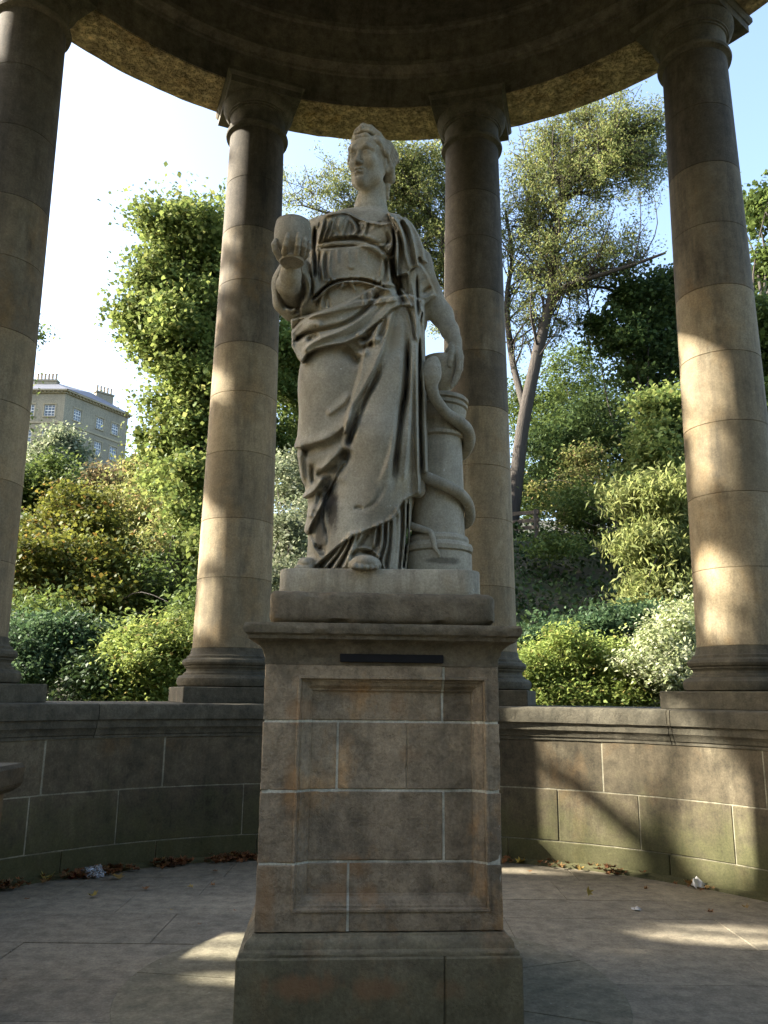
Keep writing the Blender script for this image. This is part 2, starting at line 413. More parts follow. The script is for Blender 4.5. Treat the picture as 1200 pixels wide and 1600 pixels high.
cope = [(RW + 0.03, zm), (RW - 0.012, zm), (RW - 0.012, zm + 0.022), (RW - 0.022, zm + 0.03), (RW - 0.026, zm + 0.045), (RW - 0.04, zm + 0.075), (RW - 0.055, zm + 0.09),
        (RW - 0.058, HF - 0.004), (RCOPE, HF), (RCOPE, HC - 0.03), (RCOPE + 0.012, HC - 0.012), (RCOPE + 0.06, HC), (4.95, HC), (4.98, HF), (4.9, HF - 0.1), (4.9, zm)]
js = [WALL0 - 1.2, -148, -127, -104, -83, -62, -43, -26, pa(258, 1.3), 2.5, pa(745, 1.3), pa(1048, 1.3), 45, 63, 83, 104, 126, WALL1 + 1.2]
for a_, b_ in zip(js[:-1], js[1:]):
    ring_sweep('coping_stone', cope, M_COPE, wall, a_ + 0.05, b_ - 0.05, max(5, int((b_ - a_) / 2)), 0.0016)

# ---- columns
def column(phi, first=None):
    c = empty('column'); c.parent = temple; p = pol(phi, RC); c.location = (p.x - CX, p.y - CY, 0); c.rotation_euler = (0, 0, -R(phi))
    rr = random.Random(int(phi * 10) + 999)
    zb = HC - 0.002
    zp = zb + 0.155
    # square plinth
    hw = 0.545
    box('plinth', -hw, hw, -hw, hw, zb, zp, M_COPE, c, 0.008)
    r0 = 0.410
    prof = [(0.30, zp), (0.50, zp), (0.528, zp + 0.012), (0.542, zp + 0.05), (0.538, zp + 0.085), (0.515, zp + 0.112), (0.478, zp + 0.12), (0.476, zp + 0.138),
            (0.452, zp + 0.152), (0.446, zp + 0.172), (0.455, zp + 0.192), (0.468, zp + 0.196), (0.468, zp + 0.21), (0.488, zp + 0.222), (0.497, zp + 0.245), (0.490, zp + 0.268),
            (0.472, zp + 0.283), (0.452, zp + 0.286), (0.450, zp + 0.31), (0.43, zp + 0.318), (0.416, zp + 0.345), (r0, zp + 0.39), (0.30, zp + 0.39)]
    v, f = lathe(prof, 72); o = mesh('column_base', v, f, M_COPE, c); fix_normals(o); auto_smooth(o, 28)
    zs, ze = zp + 0.39, HS - 0.60
    rad = lambda z: (0.4025 + (0.3384 - 0.4025) * (z - 1.9) / 5.0) + 0.004 * math.sin(math.pi * (z - zs) / (ze - zs))
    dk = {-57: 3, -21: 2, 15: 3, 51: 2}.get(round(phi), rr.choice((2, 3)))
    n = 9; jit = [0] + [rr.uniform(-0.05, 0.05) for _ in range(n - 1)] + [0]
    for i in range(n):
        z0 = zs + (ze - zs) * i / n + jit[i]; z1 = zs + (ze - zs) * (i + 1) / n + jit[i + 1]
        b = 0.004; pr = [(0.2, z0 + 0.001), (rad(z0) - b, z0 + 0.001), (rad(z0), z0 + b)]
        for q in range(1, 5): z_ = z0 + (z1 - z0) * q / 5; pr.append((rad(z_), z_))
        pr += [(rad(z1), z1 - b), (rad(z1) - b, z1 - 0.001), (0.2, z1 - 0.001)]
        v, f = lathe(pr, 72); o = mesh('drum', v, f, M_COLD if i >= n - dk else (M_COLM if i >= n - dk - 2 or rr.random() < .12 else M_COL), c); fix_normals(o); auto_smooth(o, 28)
    rt = rad(ze)
    pr = [(0.2, ze), (rt, ze), (rt + 0.012, ze + 0.008), (rt + 0.045, ze + 0.02), (rt + 0.052, ze + 0.045), (rt + 0.045, ze + 0.068), (rt + 0.015, ze + 0.078), (rt + 0.012, ze + 0.1), (rt + 0.008, ze + 0.115),
          (rt + 0.006, ze + 0.26), (rt + 0.010, ze + 0.272), (rt + 0.024, ze + 0.276), (rt + 0.024, ze + 0.296), (rt + 0.04, ze + 0.30), (rt + 0.04, ze + 0.318), (rt + 0.062, ze + 0.335), (rt + 0.085, ze + 0.365), (rt + 0.098, ze + 0.40), (rt + 0.10, ze + 0.432), (0.2, ze + 0.432)]
    v, f = lathe(pr, 72); o = mesh('capital', v, f, M_CAP, c); fix_normals(o); auto_smooth(o, 28)
    za = ze + 0.430; ha = 0.435
    v = []; f = []
    ab = [(ha - 0.012, za), (ha - 0.012, za + 0.085), (ha, za + 0.09), (ha + 0.022, za + 0.125), (ha + 0.022, HS - 0.001)]
    for r_, z_ in ab: v += [(-r_, -r_, z_), (r_, -r_, z_), (r_, r_, z_), (-r_, r_, z_)]
    for i in range(len(ab) - 1):
        for q in range(4): f.append((i * 4 + q, i * 4 + (q + 1) % 4, i * 4 + 4 + (q + 1) % 4, i * 4 + 4 + q))
    f.append((3, 2, 1, 0)); f.append(tuple(len(v) - 4 + q for q in range(4)))
    o = mesh('abacus', v, f, M_CAP, c); fix_normals(o)
    return c
for k in range(10): column(PHI2 + 36 * (k - 1))

# ---- entablature ring and dome
ZF = HS + 0.42
sof = [(RO, HS), (RI, HS)]
ring_sweep('architrave_soffit', [(RO - 0.004, HS), (RI + 0.004, HS), (RI + 0.004, HS + 0.05), (RO - 0.004, HS + 0.05)], M_SOFFIT, None, 0, 360, 200, 0.004)
bpy.data.objects['architrave_soffit'].parent = temple; bpy.data.objects['architrave_soffit'].location = (-CX, -CY, 0)
ent = [(RI - 0.004, HS + 0.012), (RI - 0.004, ZF), (RI - 0.03, ZF + 0.01), (RI - 0.035, ZF + 0.04), (RI - 0.08, ZF + 0.07), (RI - 0.12, ZF + 0.10), (RI - 0.12, ZF + 0.16), (RI - 0.06, ZF + 0.17), (RI - 0.06, ZF + 0.62), (RI - 0.10, ZF + 0.64), (RI - 0.10, ZF + 0.7),
       (RO + 0.45, ZF + 0.7), (RO + 0.45, ZF + 0.55), (RO + 0.1, ZF + 0.45), (RO + 0.06, ZF + 0.02), (RO + 0.06, ZF - 0.06), (RO, ZF - 0.08), (RO, HS + 0.012)]
o = ring_sweep('entablature', ent, M_DOME, None, 0, 360, 160); T(o)
dz = ZF + 0.69
dp = [(max(0.01, (RI - 0.09) * math.cos(t)), dz + 3.4 * math.sin(t)) for t in np.linspace(0, math.pi / 2, 22)]
dq = [(max(0.01, (RI + 0.35) * math.cos(t)), dz + 3.8 * math.sin(t)) for t in np.linspace(math.pi / 2, 0, 22)]
v, f = lathe(dp, 96); v2, f2 = lathe(dq, 96)
v = [(p[0] + CX, p[1] + CY, p[2]) for p in v + v2]; f = f + [tuple(q + len(dp) * 96 for q in g) for g in f2]
o = mesh('dome', v, f, M_DOME); T(o); auto_smooth(o, 40)

# ---- pedestal
ped = tag(empty('pedestal', (CX, CY, 0)), 'tall square sandstone pedestal with moulded panel under the statue', 'pedestal')
ped.rotation_euler = (0, 0, R(3.8))
def moulding(name, prof, mat, b=0.0, seed=1, nd=28, parent=None):
    """profile [(half width, z)] mitred round a square, sides split so the edges can be worn"""
    v = []; f = []; rr = np.random.default_rng(seed); k = len(prof); m = 4 * nd
    for i in range(m):
        s, u = divmod(i, nd); u = u / nd * 2 - 1
        for q, (h, z) in enumerate(prof):
            p = [(u * h, -h), (h, u * h), (-u * h, h), (-h, -u * h)][s]
            w = b * rr.normal() if b else 0
            v.append((p[0] * (1 + w / max(h, 0.1)), p[1] * (1 + w / max(h, .1)), z + (b * 0.4 * rr.normal() if b else 0)))
    for i in range(m):
        for q in range(k - 1): f.append((i * k + q, ((i + 1) % m) * k + q, ((i + 1) % m) * k + q + 1, i * k + q + 1))
    f.append(tuple(i * k for i in range(m))[::-1]); f.append(tuple(i * k + k - 1 for i in range(m)))
    o = mesh(name, v, f, mat, parent or ped); fix_normals(o); auto_smooth(o, 30); return o
HD = 0.583                                   # half width of the die
HP = 0.655
Z_PL, Z_D0 = 0.335, 0.425
yf = CY - HD
Zj = [Z_D0] + [at(597, py, y=yf).z for py in (1350, 1237, 1128)]
Z_DT = at(597, 1040, y=yf).z
# plinth in two blocks
xj = at(681, 1560, y=CY - HP).x - CX
for x0, x1 in ((-HP, xj - 0.0012), (xj + 0.0012, HP)):
    box('plinth_block', x0, x1, -HP, HP, -0.01, Z_PL, M_PLINTH, ped, 0.007)
moulding('base_moulding', [(0.4, Z_PL), (HP - 0.012, Z_PL), (HP - 0.012, Z_PL + 0.012), (HP - 0.016, Z_PL + 0.02), (HP - 0.03, Z_PL + 0.028), (HP - 0.034, Z_PL + 0.05), (HP - 0.046, Z_PL + 0.068), (HP - 0.062, Z_PL + 0.076), (HP - 0.066, Z_D0 - 0.004), (0.4, Z_D0 - 0.004)], M_PLINTH, 0.0012)
# panelled die blocks: front relief from the distance to the panel frame
PX0, PX1 = at(453, 1240, y=yf).x - CX, at(748, 1240, y=yf).x - CX
PZ0, PZ1 = at(597, 1420, y=yf).z, at(597, 1062, y=yf).z
prof_d = np.array([-1, -0.016, -0.013, -0.003, 0.0, 0.002, 0.010, 0.016, 0.030, 0.046, 0.054, 0.056, 1.0])
prof_h = np.array([0, 0.0, 0.007, 0.007, 0.0, -0.012, -0.013, -0.020, -0.026, -0.044, -0.046, -0.058, -0.058])
def vnoise(x, z, s, seed):
    r_ = np.random.default_rng(seed); g = r_.normal(size=(64, 64))
    u, w = x * s + 17.3, z * s + 9.1; i, j = np.floor(u).astype(int), np.floor(w).astype(int); a_, b_ = u - i, w - j
    a_ = a_ * a_ * (3 - 2 * a_); b_ = b_ * b_ * (3 - 2 * b_)
    G = lambda p, q: g[p % 64, q % 64]
    return (G(i, j) * (1 - a_) + G(i + 1, j) * a_) * (1 - b_) + (G(i, j + 1) * (1 - a_) + G(i + 1, j + 1) * a_) * b_
def die_block(x0, x1, z0, z1, seed, name='stone_block', mat=None, inset=0.0):
    st = 0.0085
    brk = lambda lo, hi, e0, e1: np.array(sorted(set(np.round(np.concatenate([np.arange(lo, hi, st), [lo, lo + 0.004, hi - 0.004, hi], [e for d in prof_d[1:-1] for e in (e0 + d, e1 - d) if lo < e < hi]]), 5))))
    X = brk(x0, x1, PX0, PX1); Z = brk(z0, z1, PZ0, PZ1)
    xx, zz = np.meshgrid(X, Z, indexing='ij')
    d = np.minimum(np.minimum(xx - PX0, PX1 - xx), np.minimum(zz - PZ0, PZ1 - zz))
    h = np.interp(d, prof_d, prof_h)
    # tooled, weathered face
    if not inset: h = h + 0.0016 * vnoise(xx, zz, 14, seed) * (np.abs(d) > 0.003) + 0.0009 * vnoise(xx, zz, 45, seed + 1)
    e = np.minimum(np.minimum(xx - x0, x1 - xx), np.minimum(zz - z0, z1 - zz))
    wear = np.clip(vnoise(xx, zz, 20, seed + 2) - 0.7, 0, 2) * np.exp(-e / 0.012) * 0.012
    outer = np.minimum(xx + HD, HD - xx)
    wear += np.clip(vnoise(xx, zz, 13, seed + 4) - 0.6, 0, 2) * np.exp(-outer / 0.015) * 0.006
    h = h - (0 if inset else np.where(e < 0.0035, 0.003, 0) + np.clip(wear, 0, 0.006) * np.where(outer < 0.05, 1, 0.15))
    nx, nz = xx.shape
    if not inset:
        jx = np.abs(vnoise(zz * 0 + x0, zz, 30, seed + 7)) * 0.0022; jz = np.abs(vnoise(xx, xx * 0 + z0, 30, seed + 8)) * 0.0022
        xx = xx + np.where(np.abs(xx - x0) < 1e-6, jx, 0) - np.where(np.abs(xx - x1) < 1e-6, jx, 0)
        zz = zz + np.where(np.abs(zz - z0) < 1e-6, jz, 0) - np.where(np.abs(zz - z1) < 1e-6, jz, 0)
    v = np.stack([xx, -HD - h + inset, zz], -1).reshape(-1, 3)
    I = np.arange(nx * nz).reshape(nx, nz)
    q = np.stack([I[:-1, :-1], I[1:, :-1], I[1:, 1:], I[:-1, 1:]], -1).reshape(-1, 4)
    n0 = len(v)
    v = np.vstack([v, [(x0, HD - inset, z0), (x1, HD - inset, z0), (x1, HD - inset, z1), (x0, HD - inset, z1)], [(x0, -HD + .08, z0), (x1, -HD + .08, z0), (x1, -HD + .08, z1), (x0, -HD + .08, z1)]])
    b0, f0 = n0, n0 + 4
    ex = [(b0 + 1, b0, b0 + 3, b0 + 2)]
    for i in range(4): ex.append((f0 + i, b0 + i, b0 + (i + 1) % 4, f0 + (i + 1) % 4))
    faces = [tuple(r_) for r_ in q] + ex
    faces += [tuple([f0, f0 + 1] + [int(t_) for t_ in I[::-1, 0]]), tuple([f0 + 2, f0 + 3] + [int(t_) for t_ in I[:, -1]]), tuple([f0 + 3, f0] + [int(t_) for t_ in I[0, :]]), tuple([f0 + 1, f0 + 2] + [int(t_) for t_ in I[-1, ::-1]])]
    o = mesh(name, v, faces, mat or M_PED, ped); auto_smooth(o, 22); return o
die_block(-HD + 0.008, HD - 0.008, Z_D0 + 0.002, Z_DT - 0.002, 900, 'mortar_core', M_MORTAR, 0.0062)
g = 0.0058
gx = lambda px, py: at(px, py, y=yf).x - CX
for i, (z0, z1, js) in enumerate([(Zj[0], Zj[1], [gx(531, 1400)]), (Zj[1], Zj[2], [gx(684, 1290)]), (Zj[2], Zj[3], [gx(515, 1180), gx(625, 1180)]), (Zj[3], Z_DT, [gx(682, 1090)])]):
    xs = [-HD] + js + [HD]
    for k in range(len(xs) - 1):
        gl = 0 if k == 0 else (0.0008 if i == 2 and k == 2 else g); gr = 0 if k == len(xs) - 2 else (0.0008 if i == 2 and k == 1 else g)
        die_block(xs[k] + gl, xs[k + 1] - gr, z0 + (g if i else 0.0), z1 - (g if i < 3 else 0), 100 + i * 10 + k)
# crowning mouldings: cavetto, then fillets
HCN = 0.685; Z_CT = at(600, 974, y=CY - HCN).z
cv = [(HD - 0.0005, Z_DT)] + [(HD + 0.0 + 0.075 * (1 - math.cos(t)), Z_DT + (Z_CT - 0.085 - Z_DT) * math.sin(t)) for t in np.linspace(0.12, math.pi / 2 * 0.92, 8)]
cv += [(HCN - 0.022, Z_CT - 0.078), (HCN - 0.018, Z_CT - 0.062), (HCN - 0.004, Z_CT - 0.052), (HCN + 0.002, Z_CT - 0.03), (HCN, Z_CT - 0.014), (HCN - 0.006, Z_CT - 0.002), (HCN - 0.03, Z_CT), (0.3, Z_CT + 0.003)]
moulding('cornice', cv, M_PEDTOP, 0.0022, 4, 60)
# dark metal strip let into the die below the cornice
sx0, sx1 = gx(519, 1028), gx(681, 1028); sz0, sz1 = at(600, 1035, y=CY - HD - 0.03).z, at(600, 1022, y=CY - HD - 0.03).z
box('metal_strip', sx0, sx1, -HD - 0.017, -HD + 0.03, sz0, sz1, M_BLACK, ped, 0.003)
# worn block between cornice and statue
def worn_box(name, hx, hy, z0, z1, mat, parent, seed, amp=0.01, nx=36, ny=30, nz=6, rnd=0.02, power=8.0):
    v = []; f = []; key = {}
    def vid(i, j, k):
        if (i, j, k) in key: return key[(i, j, k)]
        p = np.array([i / nx * 2 - 1, j / ny * 2 - 1, k / nz * 2 - 1])
        q = np.array([p[0] * hx, p[1] * hy, p[2] * (z1 - z0) / 2])
        h = np.array([hx, hy, (z1 - z0) / 2])
        dd = h - np.abs(q); e = np.sort(dd)[1]                         # distance to nearest edge
        c = np.sort(dd)[2]
        n1 = float(vnoise(np.array(q[0] * 1.3 + q[2]), np.array(q[1] * 1.3 - q[2] * 0.6), 9, seed)); n2 = float(vnoise(np.array(q[0] + 3 * q[2]), np.array(q[1] - 2 * q[2]), 30, seed + 1))
        w = max(0.0, rnd - e) * 0.55 + max(0.0, n1 - 0.5) * amp * math.exp(-e / 0.02) + 0.0018 * n2
        q = q - np.sign(q) * np.where(dd < max(e + 1e-6, 0.004), w, 0)
        key[(i, j, k)] = len(v); v.append((q[0], q[1], q[2] + (z0 + z1) / 2)); return key[(i, j, k)]
    for i in range(nx):
        for j in range(ny):
            f.append((vid(i, j, nz), vid(i + 1, j, nz), vid(i + 1, j + 1, nz), vid(i, j + 1, nz))); f.append((vid(i, j + 1, 0), vid(i + 1, j + 1, 0), vid(i + 1, j, 0), vid(i, j, 0)))
    for i in range(nx):
        for k in range(nz):
            f.append((vid(i, 0, k), vid(i + 1, 0, k), vid(i + 1, 0, k + 1), vid(i, 0, k + 1))); f.append((vid(i + 1, ny, k), vid(i, ny, k), vid(i, ny, k + 1), vid(i + 1, ny, k + 1)))
    for j in range(ny):
        for k in range(nz):
            f.append((vid(0, j + 1, k), vid(0, j, k), vid(0, j, k + 1), vid(0, j + 1, k + 1))); f.append((vid(nx, j, k), vid(nx, j + 1, k), vid(nx, j + 1, k + 1), vid(nx, j, k + 1)))
    o = mesh(name, v, f, mat, parent); auto_smooth(o, 50); return o
HB = 0.577; zb0 = Z_CT + 0.002; Z_BT = at(600, 925, y=CY - HB).z
worn_box('upper_block', HB, HB, zb0, Z_BT, M_PEDTOP, ped, 11, 0.010)

OR = (0.36, 0.175, 0.06)
stain(M_PED, [(at(x_, y_, y=yf), (rx_, .12, rz_), OR, am_ * .6) for x_, y_, rx_, rz_, am_ in ((416, 1400, .055, .16, .75), (545, 1355, .10, .07, .7), (520, 1395, .10, .05, .6), (570, 1400, .06, .05, .7), (470, 1110, .08, .06, .55), (620, 1100, .05, .09, .5), (560, 1080, .16, .04, .45), (455, 1230, .04, .14, .4), (640, 1180, .08, .05, .4))])
stain(M_PLINTH, [(at(x_, y_, y=CY - HP), (rx_, .12, rz_), (0.30, 0.15, 0.07), am_) for x_, y_, rx_, rz_, am_ in ((470, 1540, .16, .06, .6), (590, 1545, .12, .05, .5), (700, 1550, .1, .05, .3))])
# ================================================================== STATUE: carved from distance fields
statue = tag(empty('statue', (CX, CY, Z_BT)), 'draped female marble figure with raised bowl, leaning on column stump wound by snake', 'statue')
ST0 = np.array([CX, CY, Z_BT])
def to_statue(o): o.parent = statue; o.location = (-CX, -CY, -Z_BT); return o
ZS = at(600, 889, y=CY - 0.42).z             # top of the marble slab
def S(px, py, dy): return np.array(at(px, py, y=CY + dy))
def sm(a, b, x): t = np.clip((x - a) / (b - a), 0, 1); return t * t * (3 - 2 * t)
def smin(a, b, k): h = np.maximum(k - np.abs(a - b), 0) / k; return np.minimum(a, b) - h * h * k * 0.25
OPS = []
def cone(a, b, ra, rb, k=0.03, ops=None, sub=False):
    a = np.asarray(a, float); b = np.asarray(b, float); m = max(ra, rb) + k + 0.03
    def fn(X, Y, Z):
        ba = b - a; L = ba @ ba + 1e-12
        t = np.clip(((X - a[0]) * ba[0] + (Y - a[1]) * ba[1] + (Z - a[2]) * ba[2]) / L, 0, 1)
        return np.sqrt((X - a[0] - t * ba[0]) ** 2 + (Y - a[1] - t * ba[1]) ** 2 + (Z - a[2] - t * ba[2]) ** 2) - (ra + (rb - ra) * t)
    (OPS if ops is None else ops).append((fn, np.minimum(a, b) - m, np.maximum(a, b) + m, k, sub))
def chain(pts, rads, k=0.03, ops=None, sub=False):
    for i in range(len(pts) - 1): cone(pts[i], pts[i + 1], rads[i], rads[i + 1], k, ops, sub)
def ell(c, r, k=0.03, ops=None, sub=False, M=None):
    c = np.asarray(c, float); r = np.asarray(r, float); m = r.max() + k + 0.03
    def fn(X, Y, Z):
        x, y, z = X - c[0], Y - c[1], Z - c[2]
        if M is not None: x, y, z = (M[0, 0] * x + M[0, 1] * y + M[0, 2] * z, M[1, 0] * x + M[1, 1] * y + M[1, 2] * z, M[2, 0] * x + M[2, 1] * y + M[2, 2] * z)
        k0 = np.sqrt((x / r[0]) ** 2 + (y / r[1]) ** 2 + (z / r[2]) ** 2)
        k1 = np.sqrt((x / r[0] ** 2) ** 2 + (y / r[1] ** 2) ** 2 + (z / r[2] ** 2) ** 2) + 1e-9
        return np.where(k0 < 1, (k0 - 1) * r.min(), k0 * (k0 - 1) / k1)
    (OPS if ops is None else ops).append((fn, c - m, c + m, k, sub))
# trunk and skirt: sections read row by row
rowsT = [(336, 540, 605, .08, .10), (340, 520, 612, .11, .13), (346, 505, 624, .14, .155), (354, 494, 636, .17, .17), (370, 490, 630, .20, .18), (395, 496, 618, .20, .19), (420, 499, 611, .195, .185), (440, 500, 609, .20, .185),
        (460, 489, 626, .225, .21), (485, 478, 641, .25, .24), (510, 468, 650, .27, .26), (545, 467, 653, .28, .27), (600, 473, 656, .285, .27), (660, 472, 659, .29, .27), (697, 469, 661, .29, .27),
        (740, 472, 660, .28, .27), (780, 480, 655, .28, .28), (820, 483, 646, .285, .285), (850, 481, 641, .295, .29), (880, 479, 640, .305, .30), (905, 479, 640, .31, .30)]
rowsT = [(r_[0], r_[1] + 12 * min(1, max(0, (r_[0] - 470) / 40)), r_[2] - 6 * min(1, max(0, (r_[0] - 470) / 40)), r_[3], r_[4]) for r_ in rowsT]
tz = np.array([at(600, r_[0], y=CY).z for r_ in rowsT][::-1])
txl = np.array([at(r_[1], r_[0], y=CY).x for r_ in rowsT][::-1]); txr = np.array([at(r_[2], r_[0], y=CY).x for r_ in rowsT][::-1])
tf = np.array([r_[3] for r_ in rowsT][::-1]); tb = np.array([r_[4] for r_ in rowsT][::-1])
def trunk(X, Y, Z):
    z1 = Z.ravel(); g_ = lambda a: np.interp(z1, tz, a).reshape(Z.shape)
    xl, xr, hf, hb = g_(txl), g_(txr), g_(tf), g_(tb)
    cx, hw = (xl + xr) / 2, (xr - xl) / 2
    dy = Y - CY; hd = np.where(dy < 0, hf, hb)
    q = (np.abs((X - cx) / hw) ** 2.25 + np.abs(dy / hd) ** 2.25) ** (1 / 2.25)
    d = (q - 1) * np.minimum(hw, hd)
    return np.maximum(d, Z - tz[-1])
OPS.append((trunk, np.array([-0.9, CY - 0.5, ZS - 0.1]), np.array([0.7, CY + 0.5, tz[-1] + 0.06]), 0.03, False))
# bust, belly, shoulders, thighs
ell(S(523, 363, -.185), (.105, .09, .09), 0.045); ell(S(588, 370, -.19), (.105, .095, .095), 0.045)
ell(S(552, 418, -.09), (.17, .13, .17), 0.08)
chain([S(548, 362, .03), S(508, 368, .0)], [.10, .092], 0.07); chain([S(590, 364, .03), S(623, 370, .01)], [.10, .10], 0.07)
chain([S(522, 530, -.17), S(521, 600, -.17), S(510, 690, -.13)], [.12, .13, .10], 0.10)
chain([S(618, 500, -.16), S(607, 590, -.22), S(592, 690, -.24), S(590, 780, -.20)], [.10, .125, .125, .09], 0.09)
# arm to the viewer's left with its hanging sleeve
chain([S(506, 372, .06), S(482, 425, .03), S(466, 455, -.05)], [.09, .09, .085], 0.05)
ell(S(460, 452, -.13), (.135, .19, .185), 0.04)
chain([S(437, 440, -.2), S(440, 475, -.17), S(456, 492, -.12), S(474, 480, -.1)], [.03, .035, .03, .04], 0.05)
ell(S(455, 446, -.31), (.100, .215, .150), 0.02, sub=True)
# arm to the viewer's right under the cape
chain([S(622, 372, .02), S(647, 412, .03), S(670, 460, .05)], [.105, .10, .082], 0.05)
chain([S(632, 400, -.02), S(641, 470, -.02), S(650, 525, .0)], [.085, .075, .04], 0.05)
chain([S(655, 410, .02), S(668, 462, .02), S(655, 510, .04), S(650, 545, .04)], [.07, .055, .04, .03], 0.04)
chain([S(610, 390, .08), S(616, 440, .08), S(628, 490, .06)], [.09, .09, .09], 0.05)
# tail of cloth hanging by the stump
chain([S(650, 480, -.06), S(655, 600, -.10), S(656, 700, -.11), S(652, 766, -.12)], [.03, .04, .045, .05], 0.03)
chain([S(655, 520, .0), S(660, 600, -.02), S(663, 690, -.03), S(664, 738, -.03)], [.03, .035, .035, .035], 0.02)
# feet
FEET = []
ell(S(571, 883, -.34), (.088, .15, .05), 0.03, FEET)
for i in range(5): cone(S(556 + 7.5 * i, 884, -.42), S(554 + 8.6 * i, 886.5, -.50 + .012 * i), .023 - .002 * i, .019 - .0015 * i, .006, FEET)
ell(S(480, 884, -.20), (.055, .15, .042), 0.03, FEET)
for i in range(4): cone(S(470 + 5 * i, 886, -.27), S(464 + 6 * i, 887.5, -.33), .020, .016, .006, FEET)

# ---- relief of the drapery, drawn as ridges, grooves and layers over the front
RX0, RY0, RW_, RH_ = 415, 315, 320, 585
gy, gx_ = np.mgrid[0:RH_, 0:RW_].astype(np.float32); gx_ += RX0; gy += RY0
REL = np.zeros((RH_, RW_), np.float32)
def pdist(poly):
    P = np.array(poly, float)
    if len(P) > 2: P = spline(P, 10 * len(P))
    best = np.full(REL.shape, 1e9, np.float32); tt = np.zeros_like(best); n = len(P) - 1
    side = np.zeros_like(best)
    for i in range(n):
        a, b = P[i], P[i + 1]; d = b - a; L = d @ d + 1e-9
        t = np.clip(((gx_ - a[0]) * d[0] + (gy - a[1]) * d[1]) / L, 0, 1)
        q = (gx_ - a[0] - t * d[0]) ** 2 + (gy - a[1] - t * d[1]) ** 2
        m = q < best; best = np.where(m, q, best); tt = np.where(m, (i + t) / n, tt)
        side = np.where(m, d[0] * (gy - a[1]) - d[1] * (gx_ - a[0]), side)
    return np.sqrt(best), tt, side
def fold(poly, w, h, w2=None, taper=(0.3, 0.3), sharp=None):
    """ridge (h > 0) or groove (h < 0); w on the left of the path, w2 on the right; ends fade"""
    global REL
    d, t, s = pdist(poly); ww = np.where(s < 0, w, w2 or w)
    e = np.ones_like(d)
    if taper[0] > 0: e = e * sm(0, taper[0], t + 1e-3)
    if taper[1] > 0: e = e * sm(0, taper[1], 1 - t + 1e-3)
    REL = REL + (h * e * np.exp(-(d / ww) ** 2)).astype(np.float32)
def layer(poly, h, soft=1.5, tilt=None):
    global REL
    P = np.array(poly, float); P = np.vstack([P, P[:1]])
    best = np.full(REL.shape, 1e9, np.float32); ins = np.zeros(REL.shape, bool)
    for a, b in zip(P[:-1], P[1:]):
        d = b - a; L = d @ d + 1e-9
        t = np.clip(((gx_ - a[0]) * d[0] + (gy - a[1]) * d[1]) / L, 0, 1)
        best = np.minimum(best, (gx_ - a[0] - t * d[0]) ** 2 + (gy - a[1] - t * d[1]) ** 2)
        c = ((a[1] > gy) != (b[1] > gy)) & (gx_ < (b[0] - a[0]) * (gy - a[1]) / (b[1] - a[1] + 1e-9) + a[0]); ins ^= c
    sd = np.sqrt(best) * np.where(ins, 1, -1)
    REL = REL + (h * sm(-soft, soft, sd)).astype(np.float32)
# mantle over the skirt
layer([(455, 500), (560, 470), (640, 460), (662, 470), (668, 738), (657, 741), (656, 771), (640, 777), (630, 783), (624, 792), (620, 803), (612, 812), (590, 822), (570, 830), (550, 838), (535, 848), (518, 862), (505, 874), (494, 884), (470, 884), (455, 800)], 0.038, 1.3)
# hip roll and its bands
layer([(455, 520), (470, 503), (490, 491), (520, 480), (545, 470), (572, 455), (590, 446), (606, 441), (620, 446), (632, 456), (642, 472), (643, 478), (626, 477), (612, 484), (598, 497), (580, 512), (560, 528), (538, 537), (512, 541), (492, 546), (480, 553), (472, 566), (466, 560), (455, 540)], 0.042, 2.0)
fold([(466, 528), (480, 520), (505, 514), (530, 508), (552, 498), (575, 478), (592, 460), (604, 448)], 3.0, -0.034, 5, (0, 0.2))
fold([(474, 552), (482, 540), (500, 529), (525, 520), (548, 508), (570, 492), (590, 470)], 3.2, 0.024, 5, (0.1, 0.3))
fold([(470, 516), (486, 506), (497, 506), (495, 514)], 6, 0.016, 6)
fold([(478, 535), (490, 526), (500, 524)], 5, -0.03)
fold([(520, 530), (550, 522), (575, 505), (596, 482), (612, 462)], 3.5, -0.018, 5)
fold([(535, 535), (560, 520), (582, 500), (604, 476), (622, 462)], 4, 0.014, 4)
fold([(480, 500), (510, 488), (540, 478), (570, 462)], 8, 0.012)
# edge of apron at the right hip
fold([(626, 477), (634, 475), (643, 477)], 2.5, 0.012, 2.5, (0, 0))
# pocket folds below the roll, mid hip
fold([(530, 540), (545, 550), (556, 562), (566, 566)], 6, -0.04, 8)
fold([(553, 520), (566, 524), (574, 521)], 5, 0.022); fold([(553, 532), (566, 538), (577, 533), (585, 520)], 4, 0.026)
fold([(556, 545), (566, 553), (572, 545), (580, 538)], 4, 0.022); fold([(560, 529), (574, 529), (582, 521)], 4, -0.032); fold([(566, 545), (576, 540), (584, 532)], 5, -0.036)
